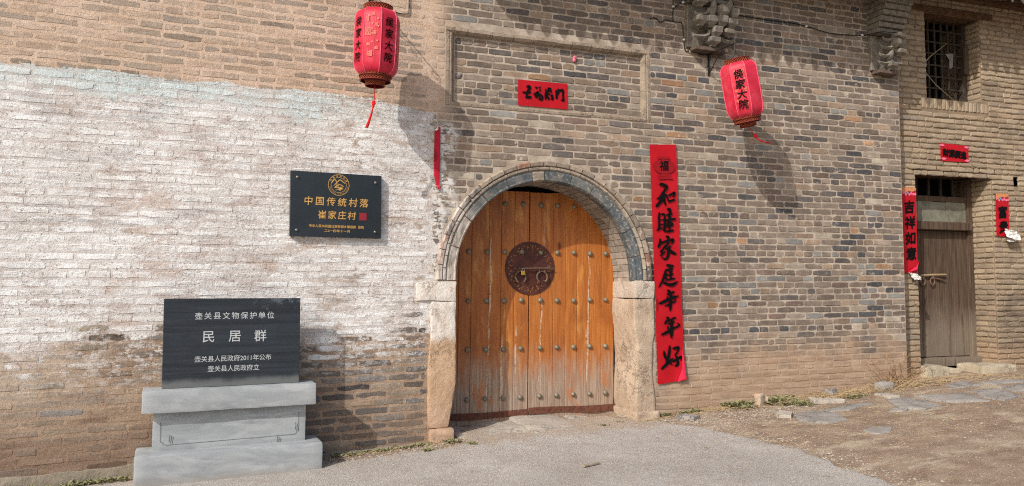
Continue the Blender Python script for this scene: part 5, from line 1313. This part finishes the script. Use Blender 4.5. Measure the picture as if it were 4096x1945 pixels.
for a in ((1.95, -.14, .40, .08, 150, .09), (2.3, -.2, .35, .12, 120, .10), (3.3, -.20, .55, .16, 360, .12, .45), (4.0, -.18, .7, .16, 460, .13, .45), (4.65, -.12, .35, .2, 260, .16, .6), (4.7, -.3, .6, .14, 200, .12), (5.6, -.12, .5, .14, 160, .10), (-1.5, -.16, .45, .06, 150, .05), (-.95, -.18, .25, .07, 90, .05), (1.32, -.16, .18, .05, 60, .06), (3.2, -1.4, 1.6, .8, 420, .05, .1, .0018), (6.0, -.35, .6, .2, 120, .08)): straw(*a)
tag(mb.build('dry_grass', M_straw), 'dry straw and dead grass strewn at the wall foot', None, None, 'stuff')
mb = MB()
def gravel(n, fx, s0, s1):
    for _ in range(n):
        x, y = fx(); s = rg.uniform(s0, s1) * (1 if rg.random() < .9 else 1.8); z = onground(x, y) + s * .2
        a, b, c_ = s * rg.uniform(.7, 1.4), s * rg.uniform(.7, 1.4), s * rg.uniform(.4, .8); th = rg.uniform(0, 3); q = len(mb.v); co, si = math.cos(th), math.sin(th)
        for dx, dy, dz in ((1, 0, 0), (0, 1, 0), (-1, 0, 0), (0, -1, 0), (.1, .1, 1), (0, 0, -1)): mb.v.append((x + a * (dx * co - dy * si), y + b * (dx * si + dy * co), z + c_ * dz))
        for i in range(4): mb.face((q + i, q + (i + 1) % 4, q + 4)); mb.face((q + (i + 1) % 4, q + i, q + 5))
def along():
    t = rg.random(); y = -.25 - 2.9 * t ** 1.4; return interp(y, EDGE) + rg.gauss(.10, .12), y
gravel(900, along, .004, .011)
gravel(900, lambda: (rg.uniform(1.5, 3.0), -.35 - rg.random() ** 1.5 * .5 + rg.gauss(0, .05)), .004, .011)
gravel(2600, lambda: (rg.uniform(1.6, 6.5), rg.uniform(-3.2, -.1)), .003, .008)
gravel(350, lambda: (rg.uniform(-2.0, -.7), -.18 - abs(rg.gauss(0, .12))), .004, .012)
gravel(1500, lambda: (rg.uniform(-4, 1.6), rg.uniform(-2.8, -.4)), .0025, .006)
gravel(120, lambda: (rg.gauss(1.35, .12), -.18 + rg.gauss(0, .04)), .004, .010)
tag(mb.build('gravel', M_peb), 'pale gravel and chips scattered over the ground', None, None, 'stuff')
# dead shrub at the corner
ds = thing('dead_shrub', 'dead bare shrub leaning on the corner where the two walls meet', 'shrub', (4.55, -.14, gz(4.55, -.14)))
for k in range(16):
    mb = MB(); a = rg.uniform(-1.2, 1.2); l = rg.uniform(.2, .55); p = [Vector((rg.uniform(-.12, .12), rg.uniform(-.05, .05), -.02))]; d = Vector((math.sin(a), rg.uniform(-.3, .05), .7 + rg.random() * .5)).normalized()
    for j in range(5): p.append(p[-1] + d * l / 5); d = (d + Vector((rg.uniform(-.4, .4), rg.uniform(-.3, .2), rg.uniform(-.35, .2)))).normalized()
    mb.tube(p, [.006, .005, .0045, .004, .003, .002], 5)
    for j in (2, 3, 4):
        e = p[j] + Vector((rg.uniform(-.1, .1), rg.uniform(-.08, .02), rg.uniform(.0, .1))); mb.tube([p[j], (p[j] + e) / 2 + Vector((0, 0, .015)), e], .002, 4)
    mb.build('branch', M_twig, ds)
